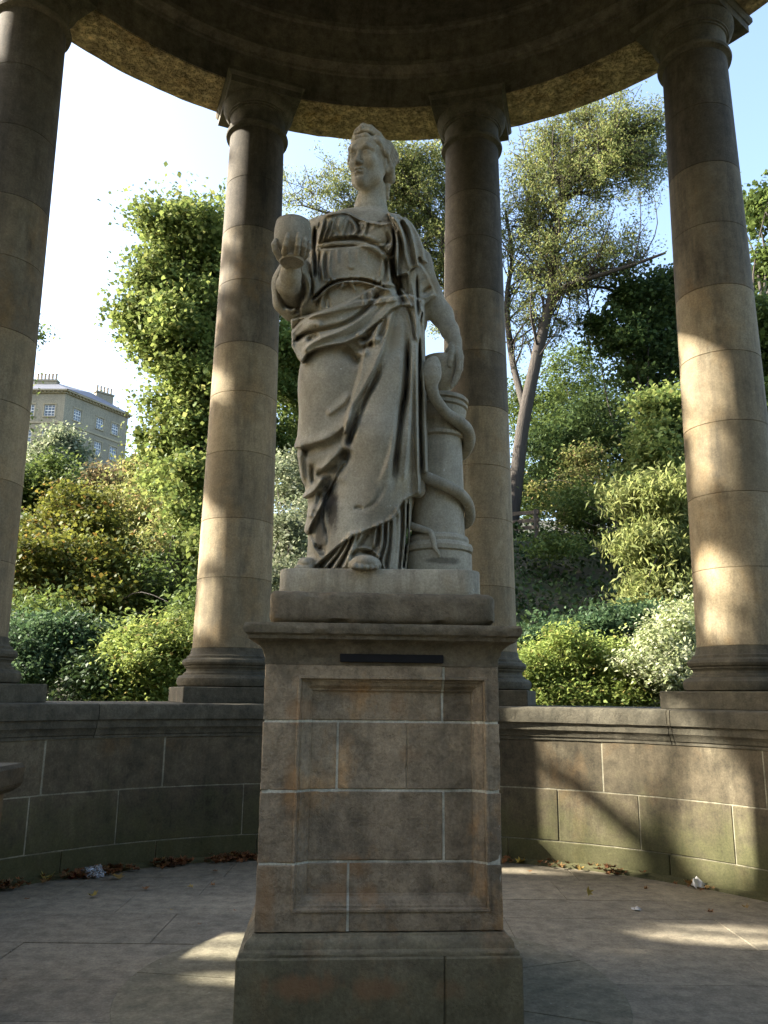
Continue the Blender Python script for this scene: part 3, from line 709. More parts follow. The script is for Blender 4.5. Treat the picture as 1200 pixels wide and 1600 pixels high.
# long strap of folded cloth running down between the thighs
layer([(598, 497), (612, 486), (616, 486), (607, 520), (596, 552), (584, 580), (570, 606), (554, 632), (549, 650), (540, 676), (537, 676), (543, 640), (553, 612), (560, 590), (566, 560), (575, 530)], 0.030, 3.0)
fold([(593, 500), (588, 522), (582, 545)], 3, 0.02); fold([(603, 492), (599, 515), (592, 530)], 3, -0.02); fold([(584, 527), (590, 531), (594, 525)], 2.5, 0.014)
fold([(600, 560), (588, 592), (572, 622), (560, 650), (552, 672), (544, 700)], 4.5, -0.050, 4.5, (0.25, 0.1))
fold([(588, 580), (574, 610), (563, 640), (556, 668)], 2.2, 0.022, 2.2)
fold([(545, 700), (533, 722), (518, 748), (508, 772), (500, 792)], 9, -0.062, 9, (0.15, 0.3))
fold([(548, 612), (538, 628), (524, 640), (509, 650)], 3.2, 0.014, 7, (0.2, 0.2))
fold([(552, 640), (540, 660), (520, 680), (496, 690), (470, 698)], 3.5, 0.022, 10, (0.2, 0.0))
fold([(540, 672), (515, 695), (490, 703), (472, 708)], 8, -0.022, 10, (0.2, 0.1))
fold([(538, 700), (522, 714), (508, 728), (494, 738)], 3.0, 0.026, 7, (0.2, 0.2))
fold([(528, 725), (508, 738), (490, 744)], 6, -0.026)
fold([(505, 742), (498, 756), (488, 768), (476, 776)], 3.0, 0.024, 5, (0.2, 0)); fold([(489, 722), (488, 742), (491, 762)], 4, -0.022); fold([(468, 700), (470, 725), (476, 762)], 4, 0.016)
fold([(500, 765), (498, 780), (494, 796)], 3.5, -0.022); fold([(492, 788), (486, 800), (484, 812)], 4, 0.02)
# free edge of the front panel
fold([(542, 718), (531, 730), (522, 748), (510, 772), (496, 800), (484, 822), (479, 838)], 1.8, 0.030, 11, (0.1, 0.1))
fold([(530, 745), (522, 765), (518, 790)], 12, -0.028); fold([(520, 790), (512, 820), (508, 845)], 5, -0.010)
fold([(506, 775), (505, 810), (512, 840), (510, 858)], 2.0, -0.010)
fold([(482, 830), (488, 850), (500, 868), (510, 872)], 4, 0.012); fold([(492, 848), (497, 858), (503, 854)], 3.5, -0.014); fold([(500, 850), (506, 862), (500, 872)], 5, -0.016)
fold([(560, 800), (580, 790), (592, 775), (605, 752)], 4, -0.008); fold([(552, 796), (560, 793), (568, 797)], 3, -0.010)
fold([(590, 760), (602, 735), (612, 705), (619, 670), (626, 630)], 4, 0.014, 9)
# deep valley and pipes at the right side
fold([(637, 505), (637, 560), (634, 610), (627, 650), (622, 690), (618, 730), (614, 765)], 4.5, -0.060, 6, (0.2, 0.25))
fold([(640, 500), (643, 560), (641, 640), (636, 700), (630, 760)], 3.5, 0.016, 5, (0.2, 0.1))
fold([(648, 495), (650, 560), (651, 640), (652, 700), (654, 768)], 2.6, 0.020, 4, (0.2, 0))
fold([(655, 520), (656, 600), (657, 680), (659, 740)], 1.8, -0.045, 1.8, (0.2, 0))
fold([(661, 560), (663, 640), (665, 735)], 3, 0.014, 3, (0.3, 0))
fold([(634, 482), (640, 500), (646, 530)], 2, 0.016); fold([(638, 482), (645, 505), (650, 540)], 2, -0.018)
fold([(612, 486), (608, 520), (598, 560)], 3, 0.012, 6)
# underdress below the hem
for p_, w_, h_ in ([[(548, 836), (536, 862), (522, 886)], 4, .022], [[(538, 846), (525, 866), (508, 886)], 3, .02], [[(556, 834), (549, 858), (538, 886)], 3.2, .024], [[(565, 830), (560, 846), (548, 864), (545, 886)], 3, .016],
                   [[(588, 823), (585, 845), (586, 856)], 4, .02], [[(597, 820), (596, 850), (590, 872), (592, 886)], 3.2, .026], [[(607, 815), (605, 850), (598, 876), (600, 888)], 3.0, .022], [[(614, 810), (613, 850), (609, 888)], 4.5, .024],
                   [[(624, 800), (623, 850), (618, 888)], 6, .022], [[(634, 783), (633, 830), (628, 888)], 2.6, .026], [[(640, 780), (639, 840), (633, 888)], 2.2, .016]):
    fold(p_, w_, h_, w_, (0, 0))
for p_, w_, h_ in ([[(543, 842), (530, 866), (515, 886)], 2.4, -.03], [[(552, 836), (543, 860), (529, 886)], 2.4, -.03], [[(592, 821), (590, 848), (580, 862), (570, 862)], 2.4, -.020], [[(602, 818), (601, 850), (594, 874), (596, 888)], 2.2, -.022],
                   [[(610, 812), (609, 850), (604, 886)], 2.0, -.016], [[(629, 792), (628, 840), (624, 888)], 2.2, -.013], [[(637, 785), (635, 840), (630, 886)], 1.8, -.03], [[(575, 834), (562, 852), (548, 868)], 3, -.013], [[(548, 862), (560, 856), (578, 858), (594, 870)], 2.0, .018], [[(546, 870), (560, 862), (580, 866), (592, 876)], 1.8, -.010]):
    fold(p_, w_, h_, w_, (0.05, 0.0))
# bodice
fold([(505, 338), (522, 334), (541, 332), (556, 340), (575, 347), (598, 351), (612, 347)], 1.5, 0.014, 1.5, (0.1, 0.05))
layer([(470, 345), (505, 336), (535, 331), (548, 334), (562, 342), (580, 347), (600, 350), (612, 349), (622, 360), (622, 470), (560, 480), (470, 500)], 0.014, 1.6)          # cloth below the neckline
layer([(492, 384), (505, 380), (522, 377), (550, 376), (572, 379), (592, 388), (606, 402), (604, 408), (590, 395), (572, 386), (550, 383), (522, 384), (506, 387), (493, 391)], 0.016, 1.0)  # band under the bust
fold([(500, 379), (525, 374), (552, 372), (575, 376), (597, 388), (609, 400)], 2.6, -0.018, 2.6, (0.1, 0.1))
fold([(500, 372), (525, 368), (552, 367), (578, 371), (600, 384)], 3.5, 0.012, 3)
fold([(542, 337), (552, 348), (556, 360), (548, 370)], 2.2, 0.016); fold([(553, 341), (560, 350), (562, 362), (555, 372)], 2.0, -0.016); fold([(566, 345), (572, 350), (570, 362), (562, 372)], 2.4, 0.016); fold([(578, 346), (573, 358), (572, 370)], 2.0, -0.014)
fold([(556, 348), (566, 352), (562, 360)], 2.4, 0.012); fold([(545, 345), (542, 358), (538, 369)], 2.2, -0.012)
for i in range(6): fold([(520 + 5.5 * i, 360 + abs(i - 3)), (519 + 5.2 * i, 368), (518 + 5 * i, 375)], 1.5, 0.009 * (1 if i % 2 else -1), 1.5)
fold([(604, 352), (612, 366), (611, 384), (602, 396), (592, 398)], 2.2, 0.020); fold([(609, 356), (616, 372), (614, 392), (607, 402)], 2.0, -0.03); fold([(602, 360), (606, 375), (600, 390)], 2.0, -0.018); fold([(596, 394), (604, 388), (606, 378)], 2, 0.012)
for a_, b_, h_ in ((503, 497, .014), (507, 500, -.014), (511, 503, .012), (515, 506, -.012), (498, 494, -.010), (519, 509, .009)):
    fold([(a_ + 4, 342), (a_ - 1, 360), (b_ - 1, 385)], 1.9, h_, 1.9)
for i, x_ in enumerate((498, 503, 508, 514)): fold([(x_ + 3, 390), (x_, 415), (x_ + 3, 445)], 2.0, (-.014, .014, -.012, .009)[i], 2.0)
for x_ in (528, 545, 560, 575): fold([(x_, 388), (x_ - 1, 400), (x_ + 1, 415)], 2.4, 0.006, 2.4)
fold([(542, 412), (548, 418), (556, 414)], 2.5, 0.009); fold([(598, 395), (597, 415), (592, 438)], 2.2, 0.016); fold([(602, 400), (603, 420), (600, 444)], 2.2, -0.02); fold([(608, 405), (609, 425), (607, 445)], 2.4, 0.02)
# blouse overhang, cord and bow at the waist
layer([(485, 390), (622, 380), (622, 446), (606, 447), (592, 441), (575, 436), (556, 433), (545, 435), (530, 436), (516, 440), (504, 450), (490, 464)], 0.022, 1.6)
fold([(490, 466), (503, 453), (516, 444), (532, 439), (545, 438), (560, 437), (578, 440), (594, 446), (606, 450), (614, 450)], 2.0, -0.022, 2.6, (0, 0))
fold([(492, 470), (505, 457), (518, 447), (534, 441), (546, 440), (562, 440), (580, 444), (596, 450), (608, 453)], 1.6, 0.030, 1.6, (0, 0))
for x_, y_ in ((512, 440), (521, 438), (583, 438), (590, 442), (597, 445), (603, 449)): fold([(x_ - 4, y_ - 4), (x_, y_ - 1), (x_ + 4, y_ - 3)], 2.2, 0.014); 
for x_, y_ in ((517, 441), (586, 441), (594, 445), (600, 448)): fold([(x_, y_ - 5), (x_, y_ + 1)], 1.5, -0.016, 1.5, (0, 0))
fold([(534, 449), (538, 441), (546, 440), (552, 442)], 1.7, 0.02, 1.7, (0, 0)); fold([(548, 440), (555, 434), (560, 435), (556, 440)], 1.8, 0.022, 1.8, (0, 0)); fold([(548, 441), (552, 447), (555, 453)], 1.6, 0.02, 1.6, (0, 0)); fold([(543, 441), (538, 446), (533, 445)], 1.7, 0.018)
for i, x_ in enumerate((500, 506, 512, 566, 572, 579, 586, 592)): fold([(x_ + 2, 452 - (4 if 512 < x_ < 580 else 0)), (x_ - (3 if x_ < 540 else -2), 466), (x_ - (5 if x_ < 540 else -4), 486 - max(0, x_ - 560) * 0.8)], 2.2, .010 * (1 if i % 2 else -1), 2.2)
fold([(512, 458), (514, 475), (516, 488)], 2.0, -0.010)
# cape on the right shoulder
layer([(606, 333), (622, 335), (634, 344), (641, 356), (647, 380), (654, 415), (646, 418), (641, 421), (637, 428), (628, 429), (619, 433), (616, 418), (619, 385), (617, 362), (611, 345)], 0.050, 1.5)
layer([(632, 338), (644, 350), (655, 368), (661, 386), (664, 404), (667, 410), (660, 409), (656, 402), (652, 402), (648, 388), (640, 356)], 0.024, 1.4)
fold([(612, 337), (622, 350), (630, 372), (634, 398), (640, 418)], 2.6, 0.022, 3, (0.1, 0)); fold([(626, 345), (634, 362), (640, 385), (646, 412)], 2.4, -0.026, 2.4, (0.1, 0)); fold([(616, 350), (624, 375), (626, 400), (624, 428)], 3, -0.020); fold([(632, 342), (642, 362), (649, 388), (653, 412)], 2.2, 0.020, 2.2, (0, 0)); fold([(608, 338), (616, 352), (620, 370)], 2.2, -0.022)
fold([(613, 400), (616, 430), (622, 455), (634, 480)], 6, -0.07, 6, (0.2, 0.1))
layer([(636, 428), (656, 410), (668, 430), (682, 462), (672, 468), (660, 478), (656, 500), (653, 535), (646, 520), (640, 480)], 0.022, 1.5)
fold([(640, 428), (646, 460), (650, 500), (652, 525)], 3, 0.02, 3); fold([(651, 425), (652, 460), (653, 500)], 2, -0.03); fold([(654, 462), (668, 452), (676, 448)], 3, -0.016); fold([(655, 470), (668, 464), (680, 458)], 2.4, 0.018); fold([(656, 445), (666, 436), (670, 430)], 4, 0.010); fold([(656, 480), (662, 490), (657, 510)], 2, 0.014)
for i_, (x0_, x1_) in enumerate(((500, 508), (508, 515), (516, 522), (524, 528), (531, 533), (600, 596), (594, 588), (586, 580))): fold([(x0_ + 12 if x0_ < 550 else x0_ - 8, 338 if x0_ < 550 else 352), ((x0_ + x1_) / 2 + 4, 349), (x1_, 362)], 1.8, .008 * (1 if i_ % 2 else -1), 1.8)
# sleeve on the left arm
fold([(493, 352), (491, 380), (492, 415), (491, 438)], 2.4, -0.05, 2.4, (0.15, 0.2))
fold([(478, 425), (484, 450), (476, 474), (462, 488)], 3, 0.014); fold([(484, 420), (489, 445), (484, 468)], 2.4, -0.014); fold([(444, 480), (455, 486), (466, 478)], 3, 0.014); fold([(440, 466), (452, 478), (464, 474)], 3, -0.012); fold([(470, 430), (474, 455), (468, 472)], 2.6, -0.012)

def blur(A, s):
    k = np.exp(-0.5 * (np.arange(-3 * s, 3 * s + 1) / s) ** 2); k /= k.sum(); P_ = np.pad(A, 3 * s, mode='edge')
    P_ = np.apply_along_axis(lambda q: np.convolve(q, k, 'valid'), 0, P_); return np.apply_along_axis(lambda q: np.convolve(q, k, 'valid'), 1, P_).astype(np.float32)
REL = REL + 0.55 * (REL - blur(REL, 3)) + 0.25 * (REL - blur(REL, 7))      # crisp chiselled edges
REL = np.clip(REL, -0.075, 0.12)
def relief(X, Y, Z, Fv):
    px, py, _ = proj(X, Y, Z)
    u = np.clip(px - RX0, 0, RW_ - 1.01); w = np.clip(py - RY0, 0, RH_ - 1.01)
    i, j = u.astype(np.int32), w.astype(np.int32); a, b = u - i, w - j
    r = (REL[j, i] * (1 - a) + REL[j, i + 1] * a) * (1 - b) + (REL[j + 1, i] * (1 - a) + REL[j + 1, i + 1] * a) * b
    front = 1 - sm(-0.02, 0.10, Y - CY)
    back = 0.014 * np.sin((X - CX) * 46 + 3 * np.sin(Z * 1.7)) * sm(0.05, 0.15, Y - CY)
    return Fv - 1.12 * r * front - back

# ---- head and neck, hands (no relief)
FINE = []
chain([S(579, 352, .03), S(579, 326, .0), S(582, 296, -.02)], [.12, .094, .086], 0.05, FINE)
chain([S(556, 347, -.05), S(594, 350, -.05)], [.045, .045], 0.06, FINE)
HSC = 1.57; yaw, pit_, rol = R(27), R(9), R(-3)
fw = np.array([-math.sin(yaw) * math.cos(pit_), -math.cos(yaw) * math.cos(pit_), -math.sin(pit_)])
ex = np.array([math.cos(yaw), -math.sin(yaw), 0.0]); ey = -fw; ez = np.cross(ex, ey)
ex, ez = ex * math.cos(rol) + ez * math.sin(rol), ez * math.cos(rol) - ex * math.sin(rol)
HM = np.stack([ex, ey, ez])                  # world -> head axes
HO = S(563, 242, -.20) - (np.array([0, -.080, 0.0]) * HSC) @ HM
def hp(x, y, z): return HO + (np.array([x, y, z]) * HSC) @ HM
def hc(pts, r, k=.01, sub=False): chain([hp(*p) for p in pts], [q * HSC for q in (r if isinstance(r, (list, tuple)) else [r] * len(pts))], k * HSC, FINE, sub)
def he(c, r, k=.012, sub=False): ell(hp(*c), np.array(r) * HSC, k * HSC, FINE, sub, HM)
he((0, .015, .028), (.073, .092, .088)); he((0, -.026, -.028), (.0580, .066, .088), .03); he((0, -.035, .045), (.058, .052, .045), .02)
for s in (-1, 1):
    hc([(s * .052, .0, -.045), (s * .042, -.03, -.082), (0, -.068, -.102)], [.016, .015, .019], .03)
    he((s * .036, -.066, -.028), (.024, .022, .026), .02)                      # cheek
    hc([(s * .011, -.088, .022), (s * .029, -.086, .029), (s * .051, -.067, .019)], [.0060, .0065, .0055], .016)   # brow
he((0, -.080, -.103), (.018, .018, .018), .02)                                   # chin
hc([(0, -.084, .022), (0, -.090, .006), (0, -.104, -.024), (0, -.112, -.036)], [.0085, .0070, .0080, .0092], .007)  # nose
for s in (-1, 1): he((s * .0108, -.098, -.040), (.0072, .011, .0075), .005)
for s in (-1, 1):
    he((s * .031, -.100, .003), (.0200, .018, .0155), .009, True)               # socket
    he((s * .031, -.0738, -.001), (.0170, .0158, .0140), .002)                    # eyeball
    hc([(s * .0155, -.0835, -.003), (s * .024, -.0895, .0065), (s * .034, -.0885, .0070), (s * .047, -.0770, -.002)], [.0028, .0034, .0034, .0028], .003)   # upper lid
    hc([(s * .0165, -.0835, -.004), (s * .026, -.0865, -.0105), (s * .037, -.0840, -.0098), (s * .047, -.0765, -.003)], [.0020, .0026, .0026, .0020], .003)
he((0, -.086, -.072), (.024, .014, .020), .012)                                  # mouth mound
hc([(-.022, -.090, -.0690), (-.009, -.0995, -.0645), (0, -.1, -.0660), (.009, -.0995, -.0645), (.022, -.090, -.0690)], [.003, .0062, .0056, .0062, .003], .004)
hc([(-.019, -.0905, -.0735), (0, -.0995, -.0770), (.019, -.0905, -.0735)], [.003, .0080, .003], .004)
hc([(-.024, -.093, -.0700), (0, -.1065, -.0708), (.024, -.093, -.0700)], [.0016, .0022, .0016], .004, True)
hc([(-.012, -.098, -.0885), (0, -.102, -.0895), (.012, -.098, -.0885)], .0045, .008, True)
hc([(0, -.104, -.050), (0, -.104, -.058)], .0028, .004, True)
for s in (-1, 1):
    he((s * .074, .012, -.018), (.010, .022, .034), .008); he((s * .084, .006, -.014), (.006, .010, .016), .004, True)
NH = len(FINE)
# hair: cap, waved rolls over the ears, knot behind, lock on the neck, diadem
he((0, .022, .036), (.084, .100, .088), .006)
_fn, _a, _b, _k, _s = FINE.pop()
def hair_cap(X, Y, Z, fn=_fn):
    x, y, z = X - HO[0], Y - HO[1], Z - HO[2]
    lx, ly, lz = [(HM[q, 0] * x + HM[q, 1] * y + HM[q, 2] * z) / HSC for q in range(3)]
    side = np.abs(lx)
    return fn(X, Y, Z) + HSC * (.0034 * np.sin(150 * (lz + .55 * ly) + 2.2 * np.sin(52 * ly + 30 * side)) + .0016 * np.sin(260 * (lz + .35 * ly) + 90 * side))
FINE.append((hair_cap, _a, _b, _k, _s))
for s in (-1, 1):
    for q, (o_, r_) in enumerate(((0, .0115), (.012, .0110), (.023, .0105), (.034, .0105), (.045, .0105))):
        pts = []
        for t in np.linspace(0, 1, 15):
            a_ = t * 1.95
            wv = .0045 * math.sin(t * 17 + q * 0.9)
            pts.append((s * (.006 + (.080 + .004 * q) * math.sin(min(a_, 1.6))), -.072 + o_ * 0.9 + .095 * t ** 1.4, .078 - .098 * t ** 1.55 + o_ * 0.55 + wv))
        hc(pts, [r_ * (0.72 + 0.30 * math.sin(t_ * 14 + q)) for t_ in range(15)], .0015)
    hc([(s * .078, .03, -.03), (s * .062, .062, -.05), (s * .03, .09, -.055)], [.02, .022, .02], .008)
he((0, .105, -.01), (.05, .045, .045), .01)
hc([(.045, .07, -.06), (.052, .055, -.09), (.047, .06, -.115), (.052, .062, -.135)], [.013, .012, .010, .006], .006)
hc([(-.083, .035, .045), (-.060, -.028, .094), (-.030, -.048, .117), (0, -.053, .128), (.030, -.048, .117), (.060, -.028, .094), (.083, .035, .045)], [.007, .010, .013, .015, .013, .010, .007], .004)
hc([(-.055, -.034, .088), (-.03, -.058, .104), (0, -.066, .110), (.03, -.058, .104), (.055, -.034, .088)], [.006, .007, .008, .007, .006], .003)
he((0, -.069, .118), (.010, .007, .012), .003)
NHE = len(FINE)
# left arm: bare forearm, palm and five fingers round the bowl
chain([S(474, 470, .0), S(458, 462, -.16), S(451, 445, -.28), S(454, 430, -.34), S(456, 414, -.375)], [.06, .066, .072, .062, .050], 0.015, FINE)
ell(S(458, 404, -.385), (.066, .055, .040), 0.03, FINE)
def finger(pts, rads): chain([S(*p) for p in pts], rads, 0.007, FINE)
finger([(449, 404, -0.475), (444, 394, -0.540), (446, 383, -0.592), (448.5, 373, -0.601), (449.5, 366, -0.592)], [.020, .0165, .0150, .0135, .0110])
finger([(461, 404, -0.475), (463.5, 394, -0.545), (465, 383, -0.595), (466, 373, -0.603), (466.5, 365, -0.593)], [.020, .0165, .0155, .0140, .0110])
finger([(467, 406, -0.455), (473, 396, -0.515), (475.5, 385, -0.562), (476.5, 377, -0.569), (477, 372.5, -0.561)], [.019, .0155, .0140, .0125, .0105])
finger([(469, 409, -0.440), (478.5, 399, -0.485), (482, 389, -0.517), (483.5, 382, -0.524), (484, 377.5, -0.517)], [.018, .0140, .0125, .0115, .0095])
finger([(446, 412, -0.425), (437, 402, -0.465), (430, 390, -0.507), (428.5, 382, -0.524), (431, 375, -0.530)], [.026, .0205, .0175, .0165, .0125])
# right arm: forearm, hand over the rim of the cup
chain([S(668, 458, .05), S(690, 492, .03), S(703, 517, .0), S(709, 530, -.02)], [.078, .070, .053, .046], 0.03, FINE)
ell(S(712, 541, -.03), (.040, .045, .060), 0.03, FINE)
finger([(706, 541, -.05), (704.5, 553, -.085), (703.5, 563, -.095), (702.5, 571, -.09)], [.024, .0205, .019, .0155])
finger([(713, 546, -.06), (716, 562, -.08), (715.5, 578, -.075), (711, 593, -.06), (706, 605, -.05)], [.022, .0175, .0155, .0135, .0105])
finger([(716, 546, -.03), (720, 561, -.035), (719.5, 577, -.03), (715, 590, -.02), (711, 600, -.01)], [.021, .0165, .0150, .0130, .0105])
finger([(717, 545, 0.0), (721, 558, .02), (720, 572, .03), (716, 584, .035)], [.020, .0155, .0140, .0110])
finger([(707, 540, .0), (700, 548, .03), (696, 556, .05)], [.020, .017, .013])

def evaluate(lo, hi, h, fine=True):
    n = np.ceil((hi - lo) / h).astype(int) + 1
    ax = [(lo[i] + h * np.arange(n[i])).astype(np.float32) for i in range(3)]
    Fg = np.full(n, 0.2, np.float32)
    def run(ops):
        for fn, a, b, k, sub in ops:
            i0 = [max(0, int(np.searchsorted(ax[q], a[q]) - 1)) for q in range(3)]; i1 = [min(n[q], int(np.searchsorted(ax[q], b[q]) + 1)) for q in range(3)]
            if any(i1[q] <= i0[q] for q in range(3)): continue
            sl_ = tuple(slice(i0[q], i1[q]) for q in range(3))
            X = ax[0][sl_[0]][:, None, None]; Y = ax[1][sl_[1]][None, :, None]; Z = ax[2][sl_[2]][None, None, :]
            d = fn(X, Y, Z).astype(np.float32)
            Fg[sl_] = -smin(-Fg[sl_], d, k) if sub else smin(Fg[sl_], d, k)
    run(OPS)
    idx = np.nonzero(np.abs(Fg) < 0.14)
    Fg[idx] = relief(ax[0][idx[0]], ax[1][idx[1]], ax[2][idx[2]], Fg[idx])
    run(FEET)
    run(FINE)
    if True: Fg[:] = np.maximum(Fg, (ZS - 0.012) - ax[2][None, None, :])
    return Fg, ax
def nets(Fg, ax, h, keep=None):
    s = Fg < 0; n = np.array(Fg.shape)
    c = np.zeros(n - 1, np.uint8)
    for i in (0, 1):
        for j in (0, 1):
            for k in (0, 1): c += s[i:n[0] - 1 + i, j:n[1] - 1 + j, k:n[2] - 1 + k]
    act = np.nonzero((c > 0) & (c < 8))
    I = np.stack(act, 1); m = len(I)
    vid = np.full(n - 1, -1, np.int32); vid[act] = np.arange(m)
    cor = {(i, j, k): Fg[act[0] + i, act[1] + j, act[2] + k] for i in (0, 1) for j in (0, 1) for k in (0, 1)}
    acc = np.zeros((m, 3)); cnt = np.zeros(m)
    for a in range(3):
        for p in (0, 1):
            for q in (0, 1):
                k0 = [0, 0, 0]; o1, o2 = [x for x in range(3) if x != a]; k0[o1] = p; k0[o2] = q; k1 = list(k0); k1[a] = 1
                f0, f1 = cor[tuple(k0)], cor[tuple(k1)]; x = (f0 < 0) != (f1 < 0)
                t = np.where(x, f0 / (f0 - f1 + 1e-20), 0); P = np.array(k0, float)[None] + np.zeros((m, 3)); P[:, a] = t
                acc += P * x[:, None]; cnt += x
    V = np.stack([ax[q][0] + (I[:, q] + acc[:, q] / cnt) * h for q in range(3)], 1)
    Q = []
    for a in range(3):
        o1, o2 = (a + 1) % 3, (a + 2) % 3
        sl0 = [slice(None)] * 3; sl1 = [slice(None)] * 3; sl0[a] = slice(0, n[a] - 1); sl1[a] = slice(1, n[a])
        for o_ in (o1, o2): sl0[o_] = slice(1, n[o_] - 1); sl1[o_] = slice(1, n[o_] - 1)
        s0, s1 = s[tuple(sl0)], s[tuple(sl1)]
        for flip in (False, True):
            e = np.nonzero(s0 & ~s1 if not flip else ~s0 & s1)
            g_ = [e[q] + (0 if q == a else 1) for q in range(3)]
            def cell(d1, d2):
                k = [g_[0].copy(), g_[1].copy(), g_[2].copy()]; k[o1] -= d1; k[o2] -= d2; return vid[k[0], k[1], k[2]]
            q4 = np.stack([cell(1, 1), cell(0, 1), cell(0, 0), cell(1, 0)], 1)
            Q.append(q4 if not flip else q4[:, ::-1])
    Q = np.vstack(Q); Q = Q[(Q >= 0).all(1)]
    if keep is not None:
        ok = keep(V[Q].mean(1)); Q = Q[ok]
    u, inv = np.unique(Q, return_inverse=True)
    return V[u], inv.reshape(-1, 4)
H_BODY, H_FINE = 0.0061, 0.0036
zcut = S(580, 318, 0)[2]
lb = np.array([S(425, 400, -.4)[0] - .04, CY - 0.60, ZS - 0.03]); hb_ = np.array([S(724, 540, 0)[0] + .04, CY + 0.42, zcut + 0.03])
hl, hh = HO - np.array([.22, .26, .30]), HO + np.array([.22, .26, .26]); hl[2] = zcut - 0.03
al, ah = S(457, 400, -.42) - np.array([.155, .27, .20]), S(457, 400, -.42) + np.array([.155, .16, .20])
rl, rh = S(711, 560, -.03) - np.array([.10, .12, .24]), S(711, 560, -.03) + np.array([.10, .14, .20])
inside = lambda P, a, b, e: ((P > a + e) & (P < b - e)).all(1)
parts = []
Fg, ax = evaluate(lb, hb_, H_BODY)
parts.append(nets(Fg, ax, H_BODY, lambda P: (P[:, 2] < zcut + 0.002) & ~inside(P, al, ah, 0.008) & ~inside(P, rl, rh, 0.008)))
for lo_, hi_, kp in ((hl, hh, lambda P: P[:, 2] > zcut - 0.002), (al, ah, lambda P: inside(P, al, ah, 0.006)), (rl, rh, lambda P: inside(P, rl, rh, 0.006))):
    Fg, ax = evaluate(lo_, hi_, H_FINE); parts.append(nets(Fg, ax, H_FINE, kp))
V = []; Q = []; o_ = 0
for v_, q_ in parts: V.append(v_); Q.append(q_ + o_); o_ += len(v_)
fig = quick_mesh('figure', np.vstack(V), np.vstack(Q), M_STATUE, None, True); to_statue(fig)
print('figure faces', len(fig.data.polygons))
del Fg

# ---- bowl, cup, stump, snake, slab
def lathe_obj(name, prof, c, n=56, sharp=30, mat=M_STATUE):
    v, f = lathe(prof, n); o = mesh(name, [(p[0] + c[0], p[1] + c[1], p[2] + c[2]) for p in v], f, mat); fix_normals(o); auto_smooth(o, sharp); return to_statue(o)
bb = S(456, 411, -.47); bh = S(457, 349, -.47)[2] - bb[2]
lathe_obj('bowl', [(0.001, .006), (.05, .006), (.058, 0), (.068, .001), (.071, .012), (.066, .02), (.040, .033), (.032, .045), (.040, .055), (.074, .072), (.096, .10), (.106, .14), (.108, .17), (.107, bh - .05), (.103, bh - .022), (.099, bh - .014), (.100, bh - .004), (.095, bh), (.086, bh + .001), (.084, bh - .03), (.06, bh - .10), (.001, bh - .12)], bb)
sc = S(684, 760, .04); SX = sc[0]; SY = CY + 0.04
zz_ = lambda py: at(684, py, y=SY - 0.12).z
rs_ = 0.158
st = [(0.02, ZS - .004), (.197, ZS - .004), (.199, ZS + .004), (.199, zz_(863)), (.186, zz_(862)), (.186, zz_(860.5)), (.202, zz_(859)), (.207, zz_(853)), (.200, zz_(848)), (.184, zz_(847)), (.180, zz_(845)), (.184, zz_(841)), (.178, zz_(836)), (.168, zz_(834)), (rs_ + .002, zz_(833)), (rs_, zz_(826)), (rs_ - .003, zz_(750)), (rs_ - .010, zz_(690)),
      (rs_ - .010, zz_(680)), (rs_ + .008, zz_(678)), (rs_ + .010, zz_(673)), (rs_ - .008, zz_(671)), (rs_ - .008, zz_(656)), (rs_ + .002, zz_(652)), (rs_ + .004, zz_(648)), (rs_ + .016, zz_(641)), (rs_ + .020, zz_(635)), (rs_ + .010, zz_(634)), (rs_ + .010, zz_(632.5)), (rs_ + .026, zz_(631)), (rs_ + .028, zz_(627)), (rs_ + .016, zz_(625.5)), (rs_ + .016, zz_(624)), (rs_ + .032, zz_(622.5)), (rs_ + .033, zz_(618)), (rs_ + .026, zz_(616)), (.02, zz_(616))]
lathe_obj('column_stump', st, (SX, SY, 0), 72)
ZT = zz_(616)
cc = (S(690, 600, .02)[0], CY + 0.02, ZT - .002)
ch = at(684, 552, y=CY - .08).z - ZT
lathe_obj('cup', [(.001, 0), (.062, 0), (.066, .008), (.066, .022), (.058, .03), (.040, .036), (.036, .048), (.052, .062), (.085, .105), (.112, ch * .60), (.124, ch * .82), (.125, ch * .94), (.120, ch), (.110, ch), (.108, ch * .85), (.06, .10), (.001, .08)], cc)
# snake: wound round the stump, head raised against the cup
def hel(a, z, r=None):                       # bearing round the stump, 0 = towards the camera, positive to the right
    rr_ = (r if r is not None else rs_ + .032); return np.array([SX + rr_ * math.sin(R(a)), SY - rr_ * math.cos(R(a)), z])
zf = lambda py, a: at(684, py, y=SY - (rs_ + .03) * math.cos(R(a))).z
sn = [S(679, 560, -.22), S(676.5, 568, -.23), S(673.5, 580, -.245), S(672.5, 592, -.25), S(674, 605, -.245), S(679, 620, -.225), S(688, 634, -.195), hel(12, zf(646, 12)), hel(38, zf(659, 38)), hel(66, zf(672, 66)), hel(90, zf(692, 90)), hel(130, zf(712, 130)), hel(180, zf(722, 180)), hel(235, zf(724, 180)), hel(290, zf(730, 290)),
      hel(325, zf(742, 325)), hel(352, zf(752, 352)), hel(378, zf(762, 18)), hel(405, zf(774, 45)), hel(435, zf(793, 75)), hel(460, zf(812, 90)), hel(500, zf(822, 140)), hel(560, zf(822, 180)), hel(630, zf(816, 270)), hel(660, zf(822, 300)), hel(690, zf(828, 330), rs_ + .03), hel(704, zf(833, 344), rs_ + .035), hel(709, zf(846, 349), rs_ + .052), hel(712, zf(858, 352), rs_ + .062), hel(717, zf(866, 357), rs_ + .056), hel(719, zf(872, 358), rs_ + .05)]
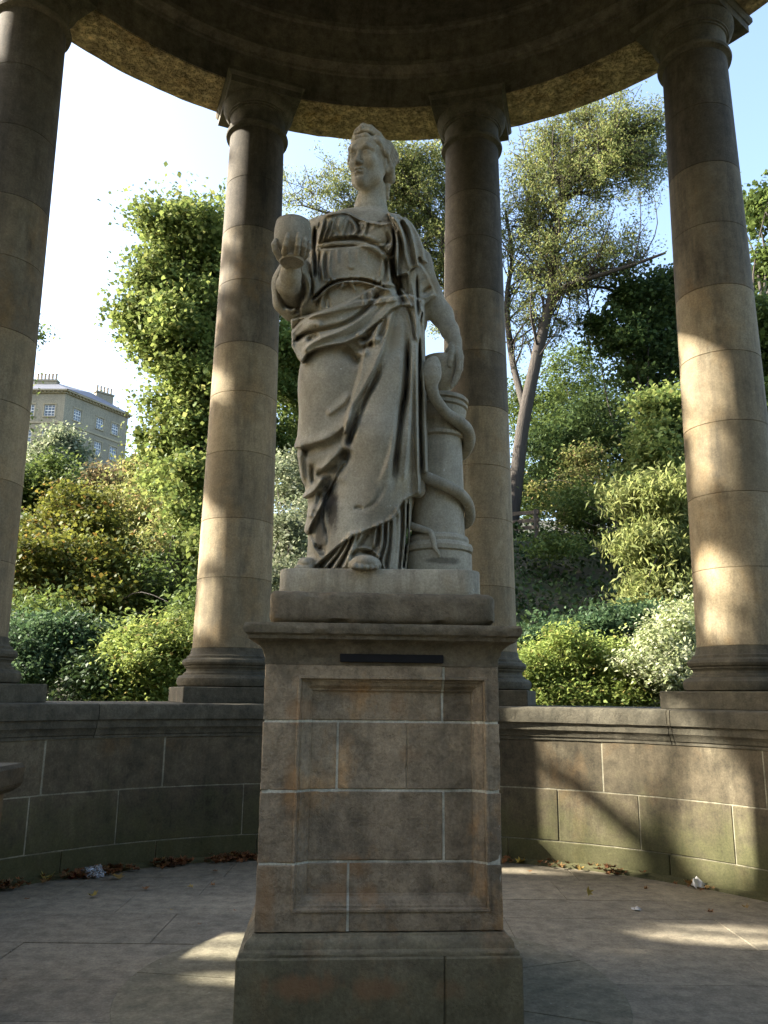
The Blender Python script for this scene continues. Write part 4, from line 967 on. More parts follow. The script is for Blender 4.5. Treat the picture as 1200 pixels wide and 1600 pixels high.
sr = [0.024, 0.048, 0.064, 0.062, 0.039, 0.033, 0.033, 0.035, 0.037, 0.038, 0.038, 0.038, 0.037, 0.037, 0.036, 0.035, 0.035, 0.034, 0.033, 0.032, 0.031, 0.029, 0.027, 0.026, 0.024, 0.021, 0.018, 0.016, 0.013, 0.009, 0.004]
path = spline(sn, 200); rad_ = np.interp(np.linspace(0, len(sn) - 1, 200), np.arange(len(sn)), sr)
v, f = tube(path, rad_, 16); o = mesh('snake', v, f, M_STATUE, None, True); fix_normals(o); to_statue(o)
# flattened head: eyes and brow as part of the snake
for s_ in (-1, 1):
    p_ = S(675 + s_ * 9, 574, -.285); v, f = lathe([(0.001, -.011), (.008, -.008), (.011, 0), (.008, .008), (.001, .011)], 14)
    e = mesh('eye', [(a_[0] + p_[0], a_[1] + p_[1], a_[2] + p_[2]) for a_ in v], f, M_STATUE, None, True); e.parent = o
# slab with rounded front corners
hx0, hx1 = at(435.5, 905, y=CY - .43).x - CX, at(752, 910, y=CY - .43).x - CX
poly = []
for cxs, cys, a0 in ((hx1 - .10, -.34, -90), (hx1 - .10, .36, 0), (hx0 + .06, .36, 90), (hx0 + .06, -.36, 180)):
    rr_ = .10 if cxs > 0 else .06
    for t in range(9): a_ = R(a0 + 90 * t / 8); poly.append((CX + cxs + rr_ * math.cos(a_), CY + cys + rr_ * math.sin(a_)))
v = []; f = []; n = len(poly); cxm = CX + (hx0 + hx1) / 2
lev = [(Z_BT + .001, 0), (Z_BT + .006, -.004), (ZS - .012, -.002), (ZS - .003, .003), (ZS, .012)]
for z_, ins_ in lev:
    for p_ in poly:
        d_ = math.hypot(p_[0] - cxm, p_[1] - CY); v.append((p_[0] - ins_ * (p_[0] - cxm) / d_, p_[1] - ins_ * (p_[1] - CY) / d_, z_))
for k in range(len(lev) - 1):
    for i in range(n): f.append((k * n + i, k * n + (i + 1) % n, (k + 1) * n + (i + 1) % n, (k + 1) * n + i))
f.append(tuple(range(n))[::-1]); f.append(tuple((len(lev) - 1) * n + i for i in range(n)))
o = mesh('slab', v, f, M_STATUE); fix_normals(o); auto_smooth(o, 35); to_statue(o)

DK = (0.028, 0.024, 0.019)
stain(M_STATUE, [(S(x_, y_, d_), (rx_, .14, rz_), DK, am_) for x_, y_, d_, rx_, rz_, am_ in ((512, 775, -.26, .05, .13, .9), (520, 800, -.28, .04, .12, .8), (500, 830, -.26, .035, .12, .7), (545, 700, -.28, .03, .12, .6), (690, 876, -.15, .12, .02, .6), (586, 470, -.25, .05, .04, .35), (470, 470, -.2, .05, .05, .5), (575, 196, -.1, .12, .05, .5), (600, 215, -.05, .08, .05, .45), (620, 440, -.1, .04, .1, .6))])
stain(M_STATUE, [(S(x_, y_, d_), (rx_, .2, rz_), (0.33, 0.235, 0.12), am_) for x_, y_, d_, rx_, rz_, am_ in ((612, 540, -.28, .07, .18, .5), (668, 450, 0, .06, .10, .55), (665, 560, 0, .08, .06, .5), (530, 560, -.25, .05, .08, .35))])
# ================================================================== OUTSIDE: terrain, houses, trees
def hz(x, y):
    x = np.asarray(x, float); y = np.asarray(y, float)
    z = np.interp(y, [-60, 9.3, 11.5, 14, 18, 24, 30, 45, 70, 100, 160, 300], [-0.7, -0.7, -0.3, 0.6, 2.7, 5.9, 7.0, 10, 16, 24, 30, 40])
    return z + 0.25 * np.sin(x * 0.31 + 1) * np.cos(y * 0.27) * np.clip((y - 9) / 6, 0, 1) - 1.6 * np.clip((x - 14) / 20, 0, 1) * np.clip((y - 14) / 12, 0, 1)
t = NT('woodland soil')
c = t.mix(t.ramp(t.noise(0.7, 4), [(0.4, 0.0), (0.6, 1.0)]), (0.035, 0.045, 0.016), (0.055, 0.045, 0.025))
t.l.new(c, t.b.inputs['Base Color']); t.b.inputs['Roughness'].default_value = 0.95
t.l.new(t.bump(t.noise(9, 4), 0.8, 0.1), t.b.inputs['Normal'])
xs = np.concatenate([np.linspace(-400, -60, 10), np.linspace(-55, 55, 111), np.linspace(60, 400, 10)]); ys = np.concatenate([np.linspace(-300, -20, 8), np.linspace(-15, 60, 90), np.linspace(65, 420, 30)])
gxx, gyy = np.meshgrid(xs, ys, indexing='ij'); gz = hz(gxx, gyy)
I = np.arange(gxx.size).reshape(gxx.shape)
tag(quick_mesh('ground', np.stack([gxx, gyy, gz], -1).reshape(-1, 3), np.stack([I[:-1, :-1], I[1:, :-1], I[1:, 1:], I[:-1, 1:]], -1).reshape(-1, 4), t.m, None, True), kind='structure')

# gravel terrace round the temple
t = NT('terrace gravel'); c = t.mix(t.noise(6, 4), (0.30, 0.26, 0.20), (0.22, 0.19, 0.15)); c = t.mix(1.0, c, t.ramp(t.noise(70, 3), [(0.3, .7), (.7, 1.25)]), 'MULTIPLY'); t.l.new(c, t.b.inputs['Base Color']); t.b.inputs['Roughness'].default_value = .95
tn = 64; tv = [(CX + (11 if math.sin(2 * math.pi * i / tn) < .2 else 6.2) * math.cos(2 * math.pi * i / tn), CY + (12 if math.sin(2 * math.pi * i / tn) < .2 else 5.9) * math.sin(2 * math.pi * i / tn), -.56) for i in range(tn)]
tag(mesh('bounce_terrace', tv, [tuple(range(tn))], t.m), kind='structure')  # unseen pale ground added to bounce light up to soffit and dome
# ---- leaves
def leaf_mat(name, c1, c2, c3=None, trans=0.38, rough=0.6, third=0.12, spec=0.18):
    t = NT(name)
    g = t.n.new('ShaderNodeNewGeometry')
    c1, c2 = tuple(1.02 * q for q in c1), tuple(1.02 * q for q in c2)
    stops = [(0.0, c1), (0.75 if c3 else 1.0, c2)]
    if c3: stops += [(1 - third, c2), (1.0, c3)]
    c = t.ramp(g.outputs['Random Per Island'], stops)
    n = t.noise(0.9, 3)
    c = t.mix(1.0, c, t.ramp(n, [(0.3, 0.58), (0.7, 1.36)]), 'MULTIPLY')
    t.l.new(c, t.b.inputs['Base Color']); t.b.inputs['Roughness'].default_value = rough; t.b.inputs['Specular IOR Level'].default_value = spec
    tr = t.n.new('ShaderNodeBsdfTranslucent'); hs = t.n.new('ShaderNodeHueSaturation'); hs.inputs['Value'].default_value = 1.35; hs.inputs['Saturation'].default_value = 0.98; hs.inputs['Hue'].default_value = 0.485
    t.l.new(c, hs.inputs['Color']); t.l.new(hs.outputs[0], tr.inputs['Color'])
    mx = t.n.new('ShaderNodeMixShader'); mx.inputs[0].default_value = trans
    t.l.new(t.b.outputs[0], mx.inputs[1]); t.l.new(tr.outputs[0], mx.inputs[2]); t.l.new(mx.outputs[0], t.out.inputs['Surface'])
    return t.m
L_SYC = leaf_mat('sycamore leaf', (0.075, 0.12, 0.028), (0.175, 0.22, 0.058), (0.22, 0.23, 0.07))
L_ASH = leaf_mat('ash leaf', (0.085, 0.12, 0.035), (0.19, 0.215, 0.07), (0.24, 0.22, 0.08))
L_DARK = leaf_mat('dark maple leaf', (0.028, 0.056, 0.018), (0.075, 0.11, 0.03), trans=0.32)
L_MID = leaf_mat('mid green leaf', (0.05, 0.085, 0.02), (0.105, 0.145, 0.035))
L_LIME = leaf_mat('yellow green shrub leaf', (0.11, 0.165, 0.035), (0.23, 0.285, 0.07), (0.28, 0.23, 0.07))
L_PALE = leaf_mat('variegated leaf', (0.15, 0.19, 0.07), (0.33, 0.36, 0.19), (0.55, 0.55, 0.40), third=0.3)
L_CHERRY = leaf_mat('drooping cherry leaf', (0.12, 0.155, 0.04), (0.25, 0.27, 0.095))
L_BLUE = leaf_mat('blue green leaf', (0.035, 0.075, 0.03), (0.08, 0.13, 0.055))
L_OLIVE = leaf_mat('autumn maple leaf', (0.055, 0.075, 0.015), (0.125, 0.135, 0.022), (0.17, 0.10, 0.02), third=0.12)
L_DOG = leaf_mat('pale hillside leaf', (0.12, 0.15, 0.04), (0.24, 0.25, 0.08), (0.30, 0.21, 0.10), third=0.18)
L_RUSS = leaf_mat('russet hillside leaf', (0.17, 0.13, 0.06), (0.25, 0.21, 0.09))
L_IVY = leaf_mat('ivy leaf', (0.025, 0.052, 0.018), (0.065, 0.10, 0.032), trans=0.2, rough=0.5)
L_GREY = leaf_mat('grey green leaf', (0.09, 0.12, 0.06), (0.20, 0.23, 0.13), (0.36, 0.37, 0.26), third=0.2)
t = NT('bark'); c = t.mix(t.noise(5, 4, stretch=(3, 3, 0.5)), (0.022, 0.018, 0.013), (0.075, 0.06, 0.045)); t.l.new(c, t.b.inputs['Base Color']); t.b.inputs['Roughness'].default_value = 0.9
t.l.new(t.bump(t.noise(14, 4, stretch=(2.5, 2.5, 0.5)), 0.8, 0.05), t.b.inputs['Normal']); BARK = t.m

def leaves(P, size, aspect=0.55, up=0.5, droop=0.0, rg=None):
    """one folded four-cornered leaf per point; returns verts, quads"""
    rg = rg or rng; n = len(P)
    nrm = rg.normal(size=(n, 3)); nrm[:, 2] = np.abs(nrm[:, 2]) * (1 - up) + up * 1.4; nrm /= np.linalg.norm(nrm, axis=1)[:, None]
    a = rg.normal(size=(n, 3)); a[:, 2] -= droop; a -= nrm * (a * nrm).sum(1)[:, None]; a /= np.linalg.norm(a, axis=1)[:, None] + 1e-9
    b = np.cross(nrm, a); L = size * rg.uniform(0.5, 1.45, n)[:, None]
    W = L * aspect * 0.5
    v = np.stack([P - a * L * 0.5, P + b * W + nrm * L * 0.10 - a * L * 0.05, P + a * L * 0.5 - nrm * L * 0.06, P - b * W + nrm * L * 0.10 - a * L * 0.05], 1).reshape(-1, 3)
    return v, np.arange(4 * n).reshape(-1, 4)
def blob(px, py, rx, ry, y, ryd=None, gap=None):
    """ellipsoid that shows at this pixel and size, standing at depth y"""
    c = np.array(at(px, py, y=y)); d = proj(*c)[2] / F
    return c, np.array([rx * d, ryd if ryd else rx * d, ry * d])
def scatter(blobs, n_cl, n_lf, cl_r, rg, shell=0.45, flat=0.6, soft=0.2):
    vol = np.array([b[1].prod() ** 0.67 for b in blobs]); pick = rg.choice(len(blobs), n_cl, p=vol / vol.sum())
    C = np.array([b[0] for b in blobs])[pick]; Rr = np.array([b[1] for b in blobs])[pick]
    d = rg.normal(size=(n_cl, 3)); d /= np.linalg.norm(d, axis=1)[:, None]
    r = np.where(rg.random(n_cl) < soft, np.abs(rg.normal(size=n_cl)) * .62, rg.uniform(0.0, 1, n_cl) ** shell)
    cl = C + d * Rr * r[:, None]
    s = cl_r * rg.uniform(0.5, 1.4, n_cl)
    p = rg.normal(size=(n_cl, n_lf, 3)) * s[:, None, None] * np.array([1, 1, flat])
    return cl, (cl[:, None, :] + p).reshape(-1, 3)
NLEAF = 0
def foliage(blobs, n, leaf, mat, name, parent, cl_r=0.35, per=26, seed=0, shell=0.45, flat=0.6, aspect=0.55, up=0.45, droop=0.0, carve=None, soft=0.38):
    global NLEAF
    rg = np.random.default_rng(seed + 11)
    cl, P = scatter(blobs, max(1, int(n / per)), per, cl_r, rg, shell, flat, soft)
    if carve is not None: P = P[carve(P)]
    P = P[P[:, 2] > hz(P[:, 0], P[:, 1]) - 0.1]
    v, q = leaves(P, leaf, aspect, up, droop, rg); NLEAF += len(P)
    o = quick_mesh(name, v, q, mat); o.parent = parent; o.location = -parent.location
    return o, cl
def limb(pts, r0, r1, n=7, k=24):
    p = spline(pts, k); return tube(p, np.linspace(r0, r1, k), n)
def join(parts):
    v = []; f = []
    for a, b in parts: f += [tuple(i + len(v) for i in q) for q in b]; v += list(a)
    return v, f
def woody(blobs, clumps, base, name, parent, r0=0.18, seed=0, nb=16, mat=BARK):
    """stem from the ground and limbs to some of the clumps"""
    rg = np.random.default_rng(seed); b0 = np.array(base); c = np.mean([b[0] for b in blobs], 0)
    parts = [limb([b0 - (0, 0, .4), b0 * .6 + c * .4 + rg.normal(size=3) * .12, c], r0, r0 * 0.4)]
    for i in rg.choice(len(clumps), min(nb, len(clumps)), replace=False):
        e = clumps[i]; k = rg.uniform(.2, .85); s = b0 * (1 - k) + c * k if k < .6 else c
        m = (s + e) / 2 + rg.normal(size=3) * .15 * np.linalg.norm(e - s) * .5; m[2] += 0.1
        parts.append(limb([s, m, e], r0 * .38, r0 * .06, 5, 10))
    v, f = join(parts); o = mesh(name, v, f, mat, None, True); o.parent = parent; o.location = -parent.location; return o
def rough(blobs, seed, k=8):
    """break each mass into a core and smaller uneven lobes"""
    rg = np.random.default_rng(seed + 900); out = []
    for c, r in blobs:
        out.append((c, r * .82))
        for i in range(k):
            d = rg.normal(size=3); d /= np.linalg.norm(d); s = rg.uniform(.18, .5)
            out.append((c + d * r * rg.uniform(.55, 1.15), r * s * np.array([1.15, 1.15, .8])))
    return out
def plant(kind, label, cat, blobs, n, leaf, mat, group=None, seed=0, base=None, r0=None, extra=None, **kw):
    c = np.mean([b[0] for b in blobs], 0)
    if base is None: base = (c[0], c[1], float(hz(c[0], c[1])))
    blobs = rough(blobs, seed)
    e = tag(empty(kind, base), label, cat, group); tree = cat == 'tree'
    o, cl = foliage(blobs, n, leaf, mat, 'crown' if tree else 'foliage', e, seed=seed, **kw)
    woody(blobs, cl, base, 'trunk' if tree else 'stems', e, r0 or (0.2 if tree else 0.05), seed)
    return e
B = blob
# -- left side of the view
plant('sycamore_tree', 'tall bright green sycamore rising behind the column left of the statue', 'tree',
      [B(365, 375, 95, 75, 21, 2.2), B(300, 390, 62, 65, 20.5, 1.6), B(290, 445, 72, 85, 20.6, 1.7), B(285, 560, 58, 55, 20.8, 1.5), B(255, 470, 45, 50, 20.5, 1.2), B(350, 440, 80, 120, 21.5, 2), B(262, 500, 68, 52, 20.5, 1.6), B(300, 535, 60, 40, 20.6, 1.5), B(345, 510, 95, 85, 21.5, 2.0), B(300, 585, 55, 55, 21, 1.5), B(350, 620, 70, 75, 21.5, 1.6), B(320, 700, 55, 60, 21, 1.4), B(285, 655, 50, 45, 21, 1.4), B(275, 715, 55, 45, 21.5, 1.4), B(300, 765, 60, 60, 20.5, 1.5), B(330, 830, 60, 60, 20, 1.4), B(238, 500, 46, 36, 20.4, 1.0), B(258, 365, 38, 38, 20.4, 1.0), B(250, 425, 36, 36, 20.4, 1.0), B(275, 345, 25, 22, 20.5, .6), B(225, 495, 26, 24, 20.3, .6), B(440, 540, 55, 60, 22.5, 1.5)],
      136000, 0.128, L_SYC, seed=1, cl_r=0.27, per=34, shell=0.5, aspect=0.8, r0=.32)
plant('hill_tree', 'leaning pale green tree on the hillside between the tenement and the sycamore', 'tree',
      [B(245, 800, 90, 80, 27, 2.2), B(255, 870, 75, 75, 24, 1.6), B(290, 770, 50, 80, 26, 1.6), B(235, 735, 45, 28, 28, 1)], 46000, 0.125, L_DOG, seed=2, cl_r=.32, r0=.14)
plant('russet_tree', 'thin brownish tree crown just below the tenement wall', 'tree', [B(190, 775, 60, 30, 33, 1.5), B(170, 758, 35, 18, 33, 1)], 8000, 0.17, L_RUSS, seed=3, cl_r=.35, r0=.12)
plant('grey_green_tree', 'pointed grey-green tree standing in front of the tenement', 'tree', [B(92, 735, 46, 30, 42, 2), B(98, 708, 26, 24, 42, 1.4), B(75, 762, 55, 22, 39, 2), B(100, 685, 12, 14, 42, .6)], 22000, 0.24, L_GREY, seed=4, cl_r=.42, r0=.2)
plant('dark_tree', 'dark green tree below the grey-green one beside the left column', 'tree', [B(85, 765, 75, 32, 34, 2), B(40, 760, 40, 40, 34, 2)], 14000, 0.2, L_MID, seed=5, cl_r=.4, r0=.15)
plant('autumn_maple', 'broad olive maple with orange tinted leaves on the left bank', 'tree',
      [B(100, 835, 75, 55, 21, 1.6), B(150, 880, 70, 60, 20, 1.6), B(80, 900, 75, 60, 19, 1.6), B(180, 940, 55, 45, 18.5, 1.2), B(110, 960, 70, 45, 18, 1.2), B(110, 800, 40, 28, 21.5, 1)], 50000, 0.108, L_OLIVE, seed=6, cl_r=.26, r0=.15, aspect=.75)
plant('leafy_shrub', 'light green fern-like shrub at the far left behind the parapet', 'shrub', [B(60, 1030, 60, 62, 13, .8), B(120, 1000, 50, 45, 13.6, .8), B(20, 1010, 40, 60, 13.2, .8)], 22000, 0.07, L_BLUE, 'shrubs behind the parapet', seed=7, cl_r=.16)
plant('dark_shrub', 'low dark green shrub between the fern-like shrub and the tawny hedge', 'shrub', [B(165, 1060, 55, 48, 12.4, .6), B(150, 1010, 40, 40, 13.5, .6)], 10000, 0.085, L_IVY, 'shrubs behind the parapet', seed=8, cl_r=.16)
plant('tawny_shrub', 'rounded yellow-green hedge with orange top left of the second column', 'shrub', [B(245, 1045, 72, 68, 12.6, .8), B(280, 1010, 50, 45, 13, .8), B(215, 1030, 40, 50, 12.6, .6)], 26000, 0.072, L_LIME, 'shrubs behind the parapet', seed=9, cl_r=.16, up=.7)
plant('holly_shrub', 'grey glossy shrub seen between second column and statue skirt', 'shrub', [B(455, 840, 42, 60, 15.5, .8), B(450, 910, 45, 50, 14.5, .7), B(455, 770, 40, 50, 17, .8)], 12000, 0.085, L_GREY, seed=10, cl_r=.18)
plant('dark_evergreen', 'dark evergreen crown behind the hip of the statue', 'tree', [B(455, 560, 50, 70, 25, 1.6), B(480, 660, 70, 80, 24, 1.6), B(440, 700, 55, 70, 23, 1.4), B(560, 700, 90, 110, 26, 2)], 25000, 0.14, L_MID, seed=12, cl_r=.34, r0=.18)
plant('edge_tree', 'green tree peeping past the left-hand column', 'tree', [B(20, 520, 48, 40, 30, 1.5), B(-20, 600, 60, 80, 30, 2)], 7000, 0.17, L_SYC, seed=13, cl_r=.36)
# undergrowth filling the banks between the named plants
plant('hillside_scrub', 'mixed mid-green scrub filling the slope behind the left columns', 'scrub', [B(60, 880, 90, 60, 25, 2), B(190, 960, 80, 40, 20, 1.5), B(260, 930, 60, 50, 19, 1.2), B(60, 970, 80, 40, 16, 1), B(300, 960, 40, 60, 16, 1), B(140, 1000, 90, 30, 15, .8)], 24000, 0.12, L_MID, seed=41, cl_r=.28)
plant('bank_scrub', 'dark leafy scrub behind the ivy bank and ash trunk', 'scrub', [B(830, 770, 50, 30, 30, 2), B(900, 800, 80, 26, 25, 2), B(1000, 830, 60, 50, 21, 1.4), B(1100, 800, 60, 90, 22, 1.5), B(870, 850, 60, 18, 21, 1), B(1180, 900, 50, 120, 18, 1.2), B(1180, 1030, 50, 60, 14, .8)], 25000, 0.12, L_MID, seed=42, cl_r=.28)
# -- right side
plant('lime_shrub', 'sunlit yellow-green shrub behind the parapet right of the pedestal', 'shrub', [B(860, 1050, 62, 58, 12.2, .7), B(930, 1040, 62, 55, 12.4, .8), B(985, 1060, 45, 50, 12.0, .6), B(820, 1070, 40, 40, 12, .5), B(900, 1090, 90, 40, 11.6, .4)], 36000, 0.064, L_LIME, 'shrubs behind the parapet', seed=14, cl_r=.13, up=.6)
plant('variegated_shrub', 'whitish variegated shrub beside the right-hand column', 'shrub', [B(1045, 1040, 55, 62, 11.6, .6), B(1060, 975, 42, 42, 12.2, .5), B(1090, 1060, 55, 60, 11.8, .6)], 22000, 0.066, L_PALE, 'shrubs behind the parapet', seed=15, cl_r=.13)
plant('blue_green_shrub', 'low blue-green shrub on the bank above the yellow-green shrub', 'shrub', [B(855, 995, 50, 26, 14.6, .6), B(960, 965, 55, 32, 15, .7), B(910, 985, 50, 22, 14.6, .6)], 11000, 0.09, L_BLUE, 'shrubs behind the parapet', seed=16, cl_r=.15)
plant('cherry_tree', 'small cherry with drooping pale leaves in front of the ivy bank', 'tree', [B(1045, 790, 62, 40, 17, .9), B(1005, 850, 45, 30, 16.6, .6), B(1060, 870, 55, 50, 16.8, .8), B(1010, 920, 45, 30, 16.4, .6), B(1050, 950, 50, 35, 16.4, .7), B(985, 780, 30, 22, 17, .5), B(1100, 880, 60, 120, 17.4, .9), B(1000, 960, 42, 26, 16.2, .5)],
      26000, 0.16, L_CHERRY, seed=17, cl_r=.17, per=22, flat=.9, aspect=.28, up=.15, droop=1.6, r0=.07)
plant('elder_shrub', 'pale sunlit shrub at the head of the ivy bank beside the fence', 'shrub', [B(905, 770, 75, 42, 26.5, 1.2), B(965, 785, 60, 40, 26, 1), B(905, 735, 45, 25, 27, .8), B(925, 815, 60, 22, 25.5, .8)], 17000, 0.13, L_DOG, seed=18, cl_r=.25)
plant('young_sycamore', 'light green young sycamore against the dark maple', 'tree', [B(1040, 640, 42, 35, 21, .9), B(1050, 690, 55, 50, 21, 1), B(1030, 730, 50, 40, 20.5, 1), B(1085, 680, 40, 80, 21.5, 1)], 28000, 0.12, L_SYC, seed=19, cl_r=.26, aspect=.8, r0=.08)
plant('thicket_tree', 'dark green bushy tree between the ash trunk and young sycamore', 'tree', [B(930, 690, 75, 50, 29, 1.6), B(880, 720, 50, 45, 28, 1.4), B(960, 640, 55, 40, 30, 1.4), B(845, 752, 50, 36, 28, 1), B(1000, 720, 50, 50, 28, 1.2)], 31000, 0.14, L_DARK, seed=20, cl_r=.38, r0=.14)
plant('dark_maple', 'dark broad-leaved maple left of the right-hand column', 'tree', [B(1000, 470, 55, 45, 27, 1.6), B(960, 530, 48, 38, 27, 1.4), B(1020, 560, 60, 50, 27, 1.6), B(985, 590, 45, 28, 27, 1.2), B(1060, 500, 60, 100, 28, 1.8), B(930, 505, 25, 20, 26.5, .8)], 26000, 0.14, L_DARK, seed=21, cl_r=.24, soft=.5, aspect=.85, r0=.16)
plant('far_maple', 'dark tree showing beyond the right-hand column at the frame edge', 'tree', [B(1195, 560, 45, 110, 27, 1.6), B(1200, 680, 45, 80, 26, 1.4), B(1185, 330, 28, 45, 31, 1), B(1195, 420, 30, 40, 30, 1)], 16000, 0.19, L_MID, seed=22, cl_r=.32, aspect=.8)
plant('distant_tree', 'mid green tree filling the gap low behind the ash trunk', 'tree', [B(880, 660, 60, 60, 36, 2), B(920, 600, 55, 50, 37, 2), B(850, 700, 50, 50, 35, 2), B(870, 580, 40, 40, 37, 1.6), B(820, 640, 40, 70, 36, 1.6)], 20000, .15, L_MID, seed=24, cl_r=.4, soft=.6, r0=.16)
# -- two tall ash trees with open crowns
def ash(label, limbs, blobs, n, seed, base, twigs=(), leaf=.105):
    """main limbs as drawn, then two orders of branching; leaves hang in sprays on the last order"""
    global NLEAF
    e = tag(empty('ash_tree', base), label, 'tree', 'tall ash trees on the bank')
    rg = np.random.default_rng(seed); parts = []; tips = []
    cen = np.array([b[0] for b in blobs]); rad = np.array([b[1] for b in blobs])
    def inside_crown(p): return (((p - cen) / (rad * 1.05)) ** 2).sum(1).min() < 1
    for k_, (p, a, b) in enumerate(limbs):
        W = np.array([tuple(at(x, y, y=d_)) for x, y, d_ in p]); parts.append(limb(W, a, b, 8, 30))
        S_ = spline(W, 40); start = 22 if k_ == 0 else 6
        for i in range(start, 40, 2):
            for _ in range(3):
                tg = S_[min(i + 1, 39)] - S_[i - 1]; tg /= np.linalg.norm(tg) + 1e-9
                dr = tg * .5 + rg.normal(size=3) * .75 + (0, 0, .25); dr /= np.linalg.norm(dr); L_ = rg.uniform(.9, 2.6)
                q = S_[i] + dr * L_; 
                if not inside_crown(q): continue
                m = (S_[i] + q) / 2 + rg.normal(size=3) * .14; r0 = max(.016, min(.05, (a + (b - a) * i / 40) * .4)); parts.append(limb([S_[i], m, q], r0, .010, 4, 6))
                for _2 in range(5):
                    u = rg.uniform(.35, 1.0); s0 = S_[i] * (1 - u) ** 2 + 2 * m * u * (1 - u) + q * u * u if False else (S_[i] * (1 - u) + q * u if u > .97 else (m * (1 - (u - .5) * 2) + q * (u - .5) * 2 if u > .5 else S_[i] * (1 - u * 2) + m * u * 2))
                    d2 = dr * .5 + rg.normal(size=3) * .7; d2 /= np.linalg.norm(d2); t2 = s0 + d2 * rg.uniform(.4, 1.05)
                    if not inside_crown(t2): continue
                    parts.append(limb([s0, (s0 + t2) / 2 + rg.normal(size=3) * .05, t2], .011, .004, 3, 4)); tips.append((s0, t2))
    tips = np.array(tips); per = max(8, int(n / max(1, len(tips))))
    u = rg.uniform(.25, 1.15, (len(tips), per, 1)); keep = rg.random(len(tips)) > .12
    P = (tips[:, None, 0] * (1 - u) + tips[:, None, 1] * u + rg.normal(size=(len(tips), per, 3)) * .13)[keep].reshape(-1, 3); P[:, 2] -= .05
    v, q_ = leaves(P, leaf, .40, .25, .7, rg); NLEAF += len(P)
    o = quick_mesh('crown', v, q_, L_ASH); o.parent = e; o.location = -e.location
    for p in twigs: parts.append(limb([at(x, y, y=d_) for x, y, d_ in p], .026, .006, 4, 10))
    v, f = join(parts); t_ = mesh('trunk', v, f, BARK, None, True); t_.parent = e; t_.location = -e.location
    print('ash tips', len(tips), per)
    return e
D = 26.0
b_ = at(806, 800, y=D); bz = float(hz(b_.x, D))
tw = []
rgt = np.random.default_rng(77)
for i in range(46):
    a0 = np.array([rgt.uniform(925, 1000), rgt.uniform(195, 262)]); ang = rgt.uniform(-2.4, -0.3); L_ = rgt.uniform(28, 70)
    a1 = a0 + L_ * .5 * np.array([math.cos(ang), math.sin(ang)]); a2 = a1 + L_ * .5 * np.array([math.cos(ang + rgt.uniform(-.7, .7)), math.sin(ang + rgt.uniform(-.7, .5))])
    d0 = D + rgt.uniform(-1.5, 1.5); tw.append([(a0[0], a0[1], d0), (a1[0], a1[1], d0), (a2[0], a2[1], d0)])
ash('tall open-crowned ash with bare leaning trunk seen between the two right-hand columns',
    [([(798, 830, D), (808, 740, D), (818, 660, D), (836, 570, D), (850, 510, D), (862, 468, D)], .25, .17), ([(862, 468, D), (862, 420, D), (872, 350, D), (882, 300, D - .3), (880, 270, D)], .16, .08), ([(863, 470, D), (866, 430, D), (862, 400, D + .3), (845, 358, D + .5), (826, 340, D + .5), (822, 300, D + .5), (812, 280, D + .4)], .10, .035),
     ([(882, 302, D), (905, 275, D - .4), (935, 245, D - .8), (965, 222, D - 1), (990, 200, D - 1.2)], .10, .03), ([(884, 312, D), (915, 290, D), (950, 272, D), (985, 240, D), (1015, 232, D)], .10, .03), ([(880, 285, D), (868, 262, D + .4), (848, 245, D + .6), (838, 215, D + .6)], .09, .03), ([(882, 275, D), (898, 235, D + .3), (908, 200, D + .3), (930, 178, D + .3)], .09, .03), ([(866, 465, D), (890, 445, D - .6), (930, 432, D - 1), (985, 415, D - 1.4), (1040, 395, D - 1.8)], .13, .04), ([(870, 460, D), (905, 448, D + .4), (945, 450, D + .6), (975, 462, D + .6)], .10, .03),
     ([(940, 245, D - .8), (965, 235, D - 1), (985, 222, D - 1)], .04, .02), ([(820, 640, D), (800, 560, D + 1), (792, 470, D + 1.2), (800, 400, D + 1.2), (790, 330, D + 1.2)], .14, .05)],
    [B(860, 230, 70, 55, D, 2.0), B(820, 290, 45, 65, D + .5, 1.6), B(930, 300, 85, 55, D - .3, 2.0), B(990, 340, 60, 60, D, 2), B(880, 370, 75, 60, D + .5, 2), B(970, 400, 60, 30, D - 1, 1.4), B(820, 430, 40, 70, D + 1, 1.5), B(815, 560, 22, 80, D + .8, .9), B(890, 540, 40, 70, D + 1.5, 1.4), B(800, 680, 20, 70, D + .6, .8), B(1170, 350, 40, 70, D, 1.4), B(1000, 270, 40, 40, D, 1.4), B(905, 200, 50, 40, D, 1.4), B(930, 240, 130, 90, D, 2.6), B(900, 330, 140, 110, D, 2.8), B(850, 420, 80, 110, D, 2), B(980, 300, 90, 110, D, 2.4)],
    80000, 31, (b_.x, D, bz), tw)
D2 = 27.5
b_ = at(700, 800, y=D2)
